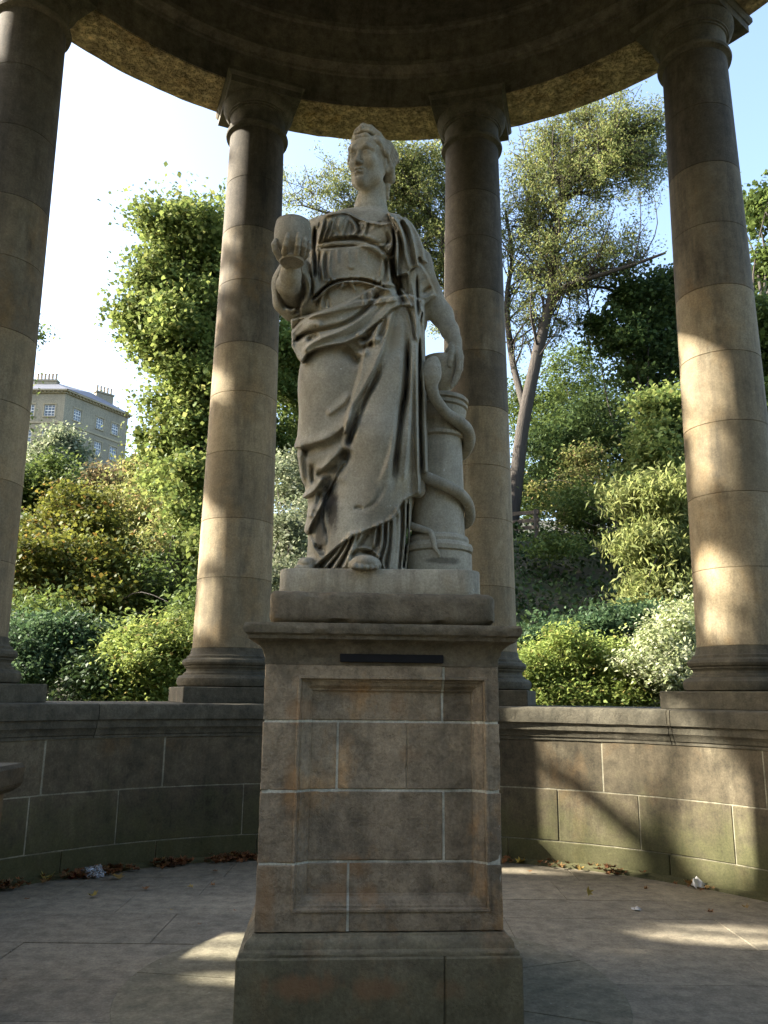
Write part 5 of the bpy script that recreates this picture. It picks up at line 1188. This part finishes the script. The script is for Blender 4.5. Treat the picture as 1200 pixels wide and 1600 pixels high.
ash('pale ash spreading behind the head and shoulders of the statue',
    [([(715, 830, D2), (712, 640, D2), (708, 520, D2), (700, 420, D2)], .34, .22), ([(700, 420, D2), (690, 360, D2), (655, 318, D2), (632, 300, D2), (608, 302, D2), (575, 290, D2)], .20, .05), ([(655, 318, D2), (640, 295, D2), (622, 270, D2), (618, 245, D2)], .08, .03), ([(645, 308, D2), (648, 280, D2), (660, 262, D2)], .07, .02), ([(700, 420, D2), (715, 360, D2), (720, 290, D2), (740, 240, D2)], .18, .06), ([(690, 400, D2), (640, 385, D2), (590, 350, D2), (520, 335, D2), (470, 320, D2)], .12, .03), ([(700, 450, D2), (660, 430, D2), (610, 420, D2)], .1, .03)],
    [B(480, 300, 50, 55, D2, 1.8), B(540, 275, 55, 50, D2, 2), B(470, 390, 40, 45, D2, 1.6), B(620, 260, 55, 40, D2, 1.8), B(670, 300, 50, 60, D2, 1.8), B(730, 300, 50, 80, D2, 2), B(665, 400, 35, 70, D2, 1.5), B(590, 350, 70, 60, D2, 2), B(690, 480, 45, 60, D2, 1.6), B(500, 450, 60, 50, D2 + 1, 1.8), B(600, 300, 190, 90, D2, 2.6), B(680, 380, 80, 130, D2, 2.2)],
    72000, 32, (b_.x, D2, float(hz(b_.x, D2))))
# -- ivy and undergrowth on the bank: uncountable
rg = np.random.default_rng(5)
n = 66000
yy = rg.uniform(10.5, 34, n); xx = (rg.uniform(-0.55, 0.6, n)) * yy
k = 0.5 + 0.5 * np.sin(xx * 1.7 + 2 * np.sin(yy * .9)) * np.cos(yy * 1.3)
P = np.stack([xx, yy, hz(xx, yy) + rg.uniform(0.0, 0.18, n) + 0.45 * k ** 2], 1)
v, q = leaves(P, .12, .75, .2, .8, rg)
tag(quick_mesh('ivy_cover', v, q, L_IVY), 'dark green ivy covering the steep bank', 'ivy', kind='stuff'); NLEAF += n
# timber fence at the head of the bank
M_TIMBER = plain('weathered timber', (0.09, 0.07, 0.05), 0.85)
fa, fb = at(797, 808, y=24.6), at(838, 806, y=23.4)
fe = tag(empty('timber_fence', (fb.x, fb.y, float(hz(fb.x, fb.y)))), 'weathered post-and-rail timber fence at the top of the ivy bank', 'fence')
def bar(name, a, b, w, h, parent, mat):
    a, b = Vector(a), Vector(b); d = (b - a).normalized(); s = d.cross(Vector((0, 0, 1)))
    s = s.normalized() if s.length > .1 else Vector((1, 0, 0)); u = s.cross(d)
    v = [p + s * (w / 2 * i) + u * (h / 2 * j) for p in (a, b) for i, j in ((-1, -1), (1, -1), (1, 1), (-1, 1))]
    o = mesh(name, v, [(0, 1, 2, 3), (7, 6, 5, 4), (0, 4, 5, 1), (1, 5, 6, 2), (2, 6, 7, 3), (3, 7, 4, 0)], mat); fix_normals(o); o.parent = parent; o.location = -parent.location; return o
dirf = (fb - fa); 
for z_ in (798, 812, 823):
    a_ = at(760, z_ + 8, y=25.7); c_ = at(842, z_ + (2 if z_ < 800 else 0), y=23.3); bar('rail', a_, c_, .045, .11, fe, M_TIMBER)
for px_, y_ in ((838, 23.35), (795, 24.6), (765, 25.5)):
    p_ = at(px_, 795 + (838 - px_) * .1, y=y_); bar('post', (p_.x, p_.y + .09, float(hz(p_.x, p_.y)) - .3), (p_.x, p_.y + .09, p_.z), .12, .12, fe, M_TIMBER)
# ---- trees standing left of the temple: they throw the dappled shade
sd = np.array(sun_dir)
TARGETS = []   # (point, radius): where sun flecks fall
def fleck(p, r, k=1.3, e=.10): TARGETS.append((np.array(p, float), r * k + e))
def on_wall(px, py): 
    z = z_at(px, py, RW); dx, dy, dz = ray(px, py); t_ = (z - EYE) / dz; return (dx * t_, dy * t_, z)
for px_, py_, r_ in ((870, 1195, .34), (915, 1190, .26), (1010, 1185, .28), (1060, 1210, .34), (1100, 1250, .28), (880, 1275, .16), (900, 1320, .14), (1085, 1290, .18), (1110, 1330, .14), (960, 1180, .16)): fleck(on_wall(px_, py_), r_)
for px_, py_, r_ in ((350, 1480, .16), (385, 1475, .16), (385, 1527, .08), (850, 1362, .16), (900, 1362, .12), (1130, 1462, .14), (1050, 1450, .1)): fleck(at(px_, py_, z=0), r_)
def on_col(k, py, frac=-.6):
    ph = PHI2 + 36 * k; p = pol(ph, RC); q = at(600, py, y=p.y); rr_ = .38
    return (p.x + frac * rr_, p.y - .25, q.z)
for k, py_, r_ in ((2, 600, .3), (2, 700, .2), (2, 750, .14), (2, 905, .2), (2, 985, .16), (0, 320, .16), (0, 350, .14), (0, 620, .18), (0, 820, .12), (0, 905, .24), (0, 980, .16), (1, 700, .12), (1, 880, .14), (-1, 90, .3), (-1, 20, .3)): fleck(on_col(k, py_), r_, 1.0, .03)
for z_, y_ in ((1.1, CY - .4), (.8, CY - .2), (1.6, CY), (.3, CY - .45)): fleck((CX - .6, y_, z_), .13)
def carve(P):  # clears tunnels through the unseen crowns along sun rays to the chosen flecks
    ok = np.ones(len(P), bool)
    for p, r_ in TARGETS:
        d = P - p; t_ = d @ sd; q = np.linalg.norm(d - t_[:, None] * sd, axis=1); ok &= ~((t_ > 3) & (q < r_))
    return ok
for i, (x_, y_, z_, r_) in enumerate(((-15, 1.5, 10.5, 3.6), (-16.5, 6.2, 11.5, 3.8), (-15, 8.9, 10.0, 2.0), (-14.5, 4.5, 7.6, 2.6), (-15.5, 8.5, 7.2, 2.4))):
    if i > 2: continue
    bl = [(np.array([x_, y_, z_]), np.array([2.6, r_, r_ * 1.25])), (np.array([x_ + .6, y_ + 1.2, z_ - 3.2]), np.array([2.2, r_ * .8, 2.2])), (np.array([x_ - .5, y_ - 1, z_ + 3.2]), np.array([2.2, r_ * .8, 2.4]))]
    plant('shade_tree', ('nearest tall tree', 'middle tall tree', 'farthest tall tree')[i] + ' standing left of the temple, shading its floor', 'tree', bl, 15000, .26, L_SYC, 'trees left of the temple', seed=50 + i, base=(x_, y_, -0.7), r0=.3, cl_r=.55, per=20, shell=.75, aspect=.85, up=.2, carve=carve)
for i, (x_, y_, r_) in enumerate(((-12, -10, 4.5), (-3, -15, 4.6), (6, -15, 4.6), (14, -9, 4.5))):  # unseen trees put in behind the camera to cut frontal sky light
    bl = [(np.array([x_, y_, 6.5]), np.array([r_, 2.6, 4.6])), (np.array([x_ + 1, y_ + .5, 11]), np.array([r_ * .8, 2.4, 3.2])), (np.array([x_ - 1, y_ - .3, 2.4]), np.array([r_ * .9, 2, 2.4]))]
    plant('added_riverside_tree', 'unseen riverside tree added behind the viewer to cut front light, ' + ('first', 'second', 'third', 'fourth')[i] + ' from the left', 'tree', bl, 9000, .42, L_MID, 'added riverside trees', seed=60 + i, base=(x_, y_, -0.7), r0=.3, cl_r=.7, per=20, shell=.7, aspect=.85, up=.2)
print('leaves', NLEAF)

# ---- tenement on the hill
M_ASHLAR = stone('tenement ashlar', (0.40, 0.35, 0.27), (0.30, 0.265, 0.21), (0.14, 0.12, 0.095), var=0.2, big=0.25, streak=.35, bump=0.1)
M_TRIM = stone('tenement trim', (0.42, 0.35, 0.25), (0.34, 0.29, 0.21), (0.18, 0.16, 0.12), var=0.05, big=.3, bump=.1)
M_SLATE = plain('roof slate', (0.10, 0.105, 0.12), 0.6); M_SASH = plain('white sash paint', (0.75, 0.74, 0.70), 0.5); M_POT = plain('chimney pot clay', (0.42, 0.33, 0.22), 0.8)
t = NT('window glass'); t.b.inputs['Base Color'].default_value = (0.05, 0.06, 0.07, 1); t.b.inputs['Roughness'].default_value = 0.06; t.b.inputs['Specular IOR Level'].default_value = 0.9; M_GLASS = t.m
DB = 100.0
cor = at(103, 612, y=DB); ZR = cor.z                       # corner at eaves
re = at(200, 655, y=109.5); fdir = (Vector((re.x, re.y, 0)) - Vector((cor.x, cor.y, 0))).normalized(); flen = (Vector((re.x, re.y, 0)) - Vector((cor.x, cor.y, 0))).length
bld = tag(empty('tenement', (cor.x, cor.y, 20.0)), 'sandstone tenement with sash windows and slate roof high on the left hill', 'building')
def Bp(o): o.parent = bld; o.location = -bld.location; return o
ZB0 = 18.0
A0 = Vector((cor.x, cor.y, 0)); U2 = fdir; U1 = Vector((-1, 0.02, 0)).normalized()
N2 = Vector((U2.y, -U2.x, 0)); N1 = Vector((0, -1, 0))
def facade(U, N, length, holes, name):
    """wall with real window openings: grid of quads leaving the holes out"""
    xs_ = sorted({0, length, *[h[0] for h in holes], *[h[1] for h in holes]}); zs_ = sorted({ZB0, ZR, *[h[2] for h in holes], *[h[3] for h in holes]})
    v = []; f = []
    def add(a, b, c, d): f.append(tuple(range(len(v), len(v) + 4))); v.extend([a, b, c, d])
    P = lambda x, z, dp=0: A0 + U * x - N * dp + Vector((0, 0, z))
    for x0, x1 in zip(xs_[:-1], xs_[1:]):
        for z0, z1 in zip(zs_[:-1], zs_[1:]):
            xm, zm_ = (x0 + x1) / 2, (z0 + z1) / 2
            if any(h[0] < xm < h[1] and h[2] < zm_ < h[3] for h in holes): continue
            add(P(x0, z0), P(x1, z0), P(x1, z1), P(x0, z1))
    for x0, x1, z0, z1 in holes:
        for a, b in (((x0, z0), (x1, z0)), ((x1, z0), (x1, z1)), ((x1, z1), (x0, z1)), ((x0, z1), (x0, z0))): add(P(*a), P(*b), P(*b, .25), P(*a, .25))
    Bp(mesh(name, v, f, M_ASHLAR))
    for x0, x1, z0, z1 in holes:
        w_ = Bp(mesh('window', *join([obox(U, N, x0, x1, z0, z0 + .09, .10, .2), obox(U, N, x0, x1, z1 - .09, z1, .10, .2), obox(U, N, x0, x0 + .09, z0 + .09, z1 - .09, .10, .2), obox(U, N, x1 - .09, x1, z0 + .09, z1 - .09, .10, .2), obox(U, N, x0 + .09, x1 - .09, (z0 + z1) / 2 - .05, (z0 + z1) / 2 + .05, .11, .2)] +
              [obox(U, N, x0 + (x1 - x0) * q / 3 - .03, x0 + (x1 - x0) * q / 3 + .03, z0 + .09, z1 - .09, .13, .19) for q in (1, 2)] + [obox(U, N, x0 + .09, x1 - .09, z0 + (z1 - z0) * q / 4 - .025, z0 + (z1 - z0) * q / 4 + .025, .135, .185) for q in (1, 3)]), M_SASH))
        g_ = mesh('pane', *obox(U, N, x0, x1, z0, z1, .165, .175), M_GLASS); g_.parent = w_
        s_ = mesh('sill', *obox(U, N, x0 - .12, x1 + .12, z0 - .16, z0, -.10, .1), M_TRIM); s_.parent = w_
        s_ = mesh('surround', *join([obox(U, N, x0 - .16, x0, z0, z1, -.03, .1), obox(U, N, x1, x1 + .16, z0, z1, -.03, .1), obox(U, N, x0 - .22, x1 + .22, z1, z1 + .2, -.05, .1)]), M_TRIM); s_.parent = w_
def obox(U, N, x0, x1, z0, z1, d0, d1):
    P = lambda x, z, dp: A0 + U * x - N * dp + Vector((0, 0, z))
    v = [P(x, z, d) for d in (d0, d1) for x, z in ((x0, z0), (x1, z0), (x1, z1), (x0, z1))]
    return v, [(0, 1, 2, 3), (7, 6, 5, 4), (0, 4, 5, 1), (1, 5, 6, 2), (2, 6, 7, 3), (3, 7, 4, 0)]
w2 = lambda s: (s * flen)
r1 = (ZR - 3.35, ZR - 1.75); r2 = (ZR - 7.0, ZR - 5.1); r3 = (ZR - 11.0, ZR - 9.0)
holes2 = [(w2(c) - .62, w2(c) + .62, *r) for r in (r1, r2, r3) for c in (.20, .55, .80)]
holes1 = [(c - .7, c + .7, *r) for r in (r1, r2, r3) for c in (1.9, 4.6, 7.3, 10.0)]
facade(U2, N2, flen, holes2, 'wall'); facade(U1, N1, 12.0, holes1, 'wall')
o = Bp(mesh('cornice', *join([obox(U2, N2, -.1, flen + .35, ZR + .0, ZR + .22, -.5, .2), obox(U2, N2, -.05, flen + .2, ZR - .25, ZR, -.2, .2), obox(U1, N1, -.3, 12, ZR + .004, ZR + .224, -.5, .2), obox(U1, N1, -.1, 12, ZR - .25, ZR - .002, -.2, .2)] +
      [obox(U2, N2, .3 + .55 * i, .5 + .55 * i, ZR - .16, ZR - .02, -.38, -.21) for i in range(int(flen / .55))] + [obox(U1, N1, .3 + .55 * i, .5 + .55 * i, ZR - .16, ZR - .02, -.38, -.21) for i in range(21)]), M_TRIM))
o = Bp(mesh('string_course', *join([obox(U2, N2, 0, flen, ZR - 4.35, ZR - 4.1, -.1, .1), obox(U1, N1, 0.1, 12, ZR - 4.35, ZR - 4.1, -.1, .1)]), M_TRIM))
# end wall, hipped slate roof
E2 = A0 + U2 * flen; W1 = A0 + U1 * 12
back = -N2 * 9.0
v = [E2 + Vector((0, 0, ZB0)), E2 + back + Vector((0, 0, ZB0)), E2 + back + Vector((0, 0, ZR)), E2 + Vector((0, 0, ZR))]
Bp(mesh('end_wall', v, [(0, 1, 2, 3)], M_ASHLAR))
zr = lambda p, h: Vector((p.x, p.y, ZR + h))
out2, out1 = N2 * .45, N1 * .45
rc = A0 + out2 + out1 * .6
r = [zr(rc, .22), zr(E2 + out2 + U2 * .3, .22), zr(W1 + out1, .22), zr(A0 - N2 * 4 - N1 * 3.2 + U1 * .3, 3.3), zr(E2 - N2 * 4.4 - U2 * 3.2, 3.3), zr(W1 - N1 * 3.4, 3.3), zr(E2 + back, .22), zr(W1 - N1 * 9, .22)]
Bp(mesh('roof', r, [(0, 1, 4, 3), (2, 0, 3, 5), (1, 6, 4), (4, 6, 7, 5, 3)], M_SLATE))
def chimney(pc, L, dirv, h0, h1, npots, owner):
    s = dirv.cross(Vector((0, 0, 1))); P = lambda a, b, z: pc + dirv * a + s * b + Vector((0, 0, z))
    def bx(a0, a1, b0, b1, z0, z1): return [P(a, b, z) for z in (z0, z1) for a, b in ((a0, b0), (a1, b0), (a1, b1), (a0, b1))], [(3, 2, 1, 0), (4, 5, 6, 7), (0, 1, 5, 4), (1, 2, 6, 5), (2, 3, 7, 6), (3, 0, 4, 7)]
    o = mesh('chimney_stack', *join([bx(-L / 2, L / 2, -.4, .4, h0, h1), bx(-L / 2 - .12, L / 2 + .12, -.52, .52, h1, h1 + .22)]), M_ASHLAR); o.parent = owner; o.location = -owner.location
    for i in range(npots):
        a = -L / 2 + L * (i + .5) / npots; v, f = lathe([(.17, 0), (.19, .05), (.15, .2), (.13, .85), (.17, .9), (.17, .98), (.1, .98)], 10)
        q = mesh('chimney_pot', [P(a + p[0], p[1], h1 + .2 + p[2]) for p in v], f, M_POT, None, True); q.parent = o
ca = at(72, 606, y=104.0); chimney(Vector((ca.x, ca.y, 0)), 3.0, Vector((1, 0, 0)), ZR + .3, at(72, 597, y=104.0).z, 6, bld)
cb = at(162, 620, y=111.0); chimney(Vector((cb.x, cb.y, 0)), 2.6, Vector((.7, .7, 0)).normalized(), ZR - 1.5, at(162, 617, y=111).z, 5, bld)
# lower house beyond
p0 = at(214, 716, y=118.0)
hs_ = tag(empty('far_house', (p0.x, p0.y, 20.0)), 'roof and chimney of a lower house beyond the tenement', 'building')
def hb2(x0, x1, y0, y1, z0, z1): 
    v, f = bevel_box(x0, x1, y0, y1, z0, z1, .02); return v, f
o = mesh('wall', *hb2(p0.x - 2.4, p0.x + 1.0, p0.y, p0.y + 7, 18, p0.z - .6), M_ASHLAR); fix_normals(o); o.parent = hs_; o.location = -hs_.location
rv = [(p0.x - 2.7, p0.y - .3, p0.z - .6), (p0.x + 1.3, p0.y - .3, p0.z - .6), (p0.x + 1.3, p0.y + 7.3, p0.z - .6), (p0.x - 2.7, p0.y + 7.3, p0.z - .6), (p0.x - 1.8, p0.y + 3.5, p0.z + .5), (p0.x + .6, p0.y + 3.5, p0.z + .5)]
o = mesh('roof', rv, [(0, 1, 5, 4), (1, 2, 5), (2, 3, 4, 5), (3, 0, 4), (3, 2, 1, 0)], M_SLATE); fix_normals(o); o.parent = hs_; o.location = -hs_.location
chimney(Vector((p0.x - .3, p0.y + 2.2, 0)), 2.0, Vector((1, 0, 0)), p0.z - .4, p0.z + .7, 4, hs_)
# ================================================================== SMALL THINGS ON THE FLOOR
# low stone pier at the left edge of the view
yp = 4.05
zt, zb_ = at(38, 1203, y=yp).z, at(36, 1243, y=yp).z; xr_ = at(38, 1203, y=yp + .40).x; xs_ = at(1, 1300, y=yp + .38).x
pier = tag(empty('stone_pier', (xr_ - .35, yp + .3, 0)), 'low stone pier with projecting cap at the left edge', 'pier')
def pp(o): o.parent = pier; o.location = -pier.location; return o
pp(box('shaft', xs_ - .55, xs_, yp + .04, yp + .38, -.01, zb_ - .03, M_WALL, None, .01))
v = [(xr_ - .72, yp, zb_), (xr_ - .012, yp, zb_), (xr_, yp, zb_ + .02), (xr_ + .002, yp, zt - .02), (xr_ - .015, yp, zt), (xr_ - .72, yp, zt)]
v = [(xs_ - .6, yp + .03, zb_ - .03), (xs_ + .02, yp + .03, zb_ - .03)] + v[1:5] + [(xs_ - .6, yp, zt)]
n = len(v); v2 = [(p[0], yp + .40, p[2]) for p in v]
o = mesh('cap', v + v2, [tuple(range(n)), tuple(range(2 * n - 1, n - 1, -1))] + [(i, n + i, n + (i + 1) % n, (i + 1) % n) for i in range(n)], M_COPE); fix_normals(o); pp(o)
# leaf shapes
t = NT('dry leaf'); g = t.rand(); c = t.ramp(g, [(0.0, (0.20, 0.085, 0.025)), (0.4, (0.30, 0.13, 0.03)), (0.75, (0.14, 0.065, 0.025)), (1.0, (0.36, 0.24, 0.06))]); t.l.new(c, t.b.inputs['Base Color']); t.b.inputs['Roughness'].default_value = 0.7; M_DRY = t.m
t = NT('leaf drift'); g = t.n.new('ShaderNodeNewGeometry').outputs['Random Per Island']; c = t.ramp(g, [(0.0, (0.16, 0.06, 0.02)), (0.4, (0.26, 0.10, 0.025)), (0.75, (0.10, 0.05, 0.02)), (1.0, (0.33, 0.19, 0.05))]); t.l.new(c, t.b.inputs['Base Color']); t.b.inputs['Roughness'].default_value = 0.75; M_DRIFT = t.m
M_YELLOW = plain('yellow leaf', (0.42, 0.30, 0.05), 0.6)
outl = [(0, -.5), (.12, -.28), (.42, -.30), (.30, -.05), (.48, .12), (.20, .18), (.0, .5), (-.20, .18), (-.48, .12), (-.30, -.05), (-.42, -.30), (-.12, -.28)]
def leaf_shape(s, curl, rr):
    v = [(0, 0, .006)]
    for x, y in outl: v.append((x * s, y * s, .004 + curl * s * (x * x * 1.6 + .7 * max(0, y) ** 2) + rr.uniform(0, .05) * s))
    n = len(outl); return v, [(0, 1 + i, 1 + (i + 1) % n) for i in range(n)]
# drift of fallen leaves along the foot of the wall
rr = random.Random(9); V = []; Fc = []
for i in range(1700):
    left = rr.random() < .72
    ph = rr.uniform(-80, -12) if left else rr.choice([rr.uniform(12, 20), rr.uniform(30, 48), rr.uniform(20, 50)])
    dens = 0.5 + .5 * math.sin(ph * .55 + 1.3 * math.sin(ph * .21))
    if rr.random() > dens * (1 if left else .45): continue
    off = min(.30, abs(rr.gauss(0, .055))) + .07
    p = pol(ph, RW - off); s = rr.uniform(.04, .085)
    v, f = leaf_shape(s, rr.uniform(.3, 1.4), rr); a_ = rr.uniform(0, 6.28); ti = rr.uniform(-.7, .7); b0 = len(V)
    lift = rr.uniform(0, .05) * max(0, 1 - (off - .07) / .12)
    for x, y, z in v:
        y2, z2 = y * math.cos(ti) - z * math.sin(ti), y * math.sin(ti) + z * math.cos(ti)
        V.append((p.x + x * math.cos(a_) - y2 * math.sin(a_), p.y + x * math.sin(a_) + y2 * math.cos(a_), max(.004, z2 + .012 + lift)))
    Fc += [tuple(q + b0 for q in g) for g in f]
tag(mesh('leaf_litter', V, Fc, M_DRIFT, None, True), 'drift of brown fallen leaves along the foot of the wall', 'leaves', kind='stuff')
# single leaves on the paving
for px_, py_, s, mat, lab in ((145, 1403, .085, M_YELLOW, 'pale yellow fallen leaf alone on the paving left of the pedestal'), (182, 1374, .12, M_DRY, 'curled orange-brown leaf beside the clear plastic litter'), (73, 1378, .12, M_YELLOW, 'yellow-green fallen leaf against the wall foot at far left'),
                              (228, 1391, .07, M_DRY, 'small brown leaf on the paving near the left wall, right of the plastic'), (297, 1389, .06, M_DRY, 'brown leaf on the paving, left one of two beside the pedestal'), (332, 1386, .06, M_DRY, 'brown leaf on the paving, right one of two beside the pedestal'), (335, 1364, .07, M_DRY, 'brown leaf near the wall foot just left of the pedestal'), (42, 1408, .05, M_DRY, 'tiny dark leaf on the paving at the far left edge'), (268, 1425, .03, M_DRY, 'tiny dark leaf specks in mid paving left of the pedestal'),
                              (918, 1401, .075, M_YELLOW, 'upright ochre fallen leaf on the paving right of the pedestal'), (814, 1350, .11, M_YELLOW, 'bright yellow fallen leaf in the corner right of the pedestal'), (1110, 1429, .07, M_DRY, 'brown curled leaf on the paving right of the paper scrap'), (828, 1364, .06, M_DRY, 'small brown leaf just below the bright yellow leaf'), (1165, 1421, .06, M_DRY, 'brown leaf on the paving nearest the right edge'), (908, 1361, .08, M_DRY, 'brown leaf at the sunlit foot of the right-hand wall'), (312, 1448, .03, M_DRY, 'tiny brown leaf on the paving above the sun fleck'), (367, 1426, .03, M_DRY, 'tiny brown leaf closest to the left side of the pedestal'), (1010, 1392, .05, M_DRY, 'small brown leaf on the paving above the paper scrap')):
    p = at(px_, py_, z=0); v, f = leaf_shape(s, rr.uniform(.5, 1.6), rr)
    o = mesh('fallen_leaf', v, f, mat, None, True); o.location = (p.x, p.y, .009); o.rotation_euler = (rr.uniform(-.15, .15), rr.uniform(-.15, .15), rr.uniform(0, 6.28))
    if 'upright' in (lab or ''): o.rotation_euler = (1.1, .3, .5); o.location.z = .035
    tag(o, lab or 'small brown fallen leaf lying loose on the paving', 'leaf', 'fallen leaves on the paving')
# crumpled paper and plastic
def crumple(name, c, r, seed, mat, flat=.6, amp=.45, n=14):
    rg_ = np.random.default_rng(seed); v = []; f = []
    dirs = rg_.normal(size=(26, 3)); dirs /= np.linalg.norm(dirs, axis=1)[:, None]; am = rg_.uniform(.55, 1.25, 26)
    for i in range(n + 1):
        th = math.pi * i / n
        for j in range(2 * n):
            ph = math.pi * j / n; d = np.array([math.sin(th) * math.cos(ph), math.sin(th) * math.sin(ph), math.cos(th)])
            k = am[np.argmax(dirs @ d)] * (1 - amp) + amp * np.max((dirs @ d) ** 3 * am)
            k *= 1 + .12 * rg_.normal(); q = d * r * k; q[2] = q[2] * flat; v.append((q[0] + c[0], q[1] + c[1], max(.004, q[2] + c[2] + r * flat * .75)))
    for i in range(n):
        for j in range(2 * n): f.append((i * 2 * n + j, i * 2 * n + (j + 1) % (2 * n), (i + 1) * 2 * n + (j + 1) % (2 * n), (i + 1) * 2 * n + j))
    return mesh(name, v, f, mat)
M_PAPER = plain('white tissue', (0.62, 0.60, 0.56), 0.9, var=.12)
t = NT('clear plastic'); t.b.inputs['Base Color'].default_value = (0.92, 0.94, 0.95, 1); t.b.inputs['Roughness'].default_value = 0.12; t.b.inputs['Transmission Weight'].default_value = 0.75; t.b.inputs['IOR'].default_value = 1.25; M_PLASTIC = t.m
M_RED = plain('red plastic', (0.35, 0.03, 0.03), 0.4)
def sheet(name, c, s, seed, mat, h=.6):
    rg_ = np.random.default_rng(seed); n = 5; v = []; f = []
    for i in range(n):
        for j in range(n): v.append((c[0] + ((i / (n - 1) - .5) + rg_.uniform(-.14, .14)) * s * (1 - .3 * rg_.random()), c[1] + ((j / (n - 1) - .5) + rg_.uniform(-.14, .14)) * s * .8, .006 + abs(rg_.normal()) * s * h * .45 * (1 if 0 < i < n - 1 and 0 < j < n - 1 else .4)))
    for i in range(n - 1):
        for j in range(n - 1):
            a_ = i * n + j; f += [(a_, a_ + n, a_ + n + 1), (a_, a_ + n + 1, a_ + 1)] if rg_.random() < .5 else [(a_, a_ + n, a_ + 1), (a_ + 1, a_ + n, a_ + n + 1)]
    return mesh(name, v, f, mat)
p = at(1090, 1388, z=0); tag(sheet('crumpled_tissue', (p.x, p.y, 0), .14, 21, M_PAPER, .75), 'crumpled white tissue against the foot of the right-hand wall', 'tissue')
p = at(994, 1422, z=0); tag(sheet('paper_scrap', (p.x, p.y, 0), .075, 5, M_PAPER, .4), 'small flat white paper scrap on the paving right of the pedestal', 'paper')
p = at(147, 1370, z=0); tag(crumple('plastic_wrapper', (p.x, p.y, 0), .085, 8, M_PLASTIC, .55, .4), 'crumpled clear plastic wrapper among leaves at the left wall foot', 'wrapper')
p = at(117, 1372, z=0); tag(crumple('red_wrapper', (p.x, p.y, 0), .05, 12, M_RED, .5), 'small crumpled red wrapper beside the clear plastic', 'wrapper')
p = at(1037, 1373, z=0); tag(crumple('tissue_scrap', (p.x, p.y, 0), .03, 15, M_PAPER, .4), 'tiny white tissue scrap left of the crumpled tissue', 'tissue')
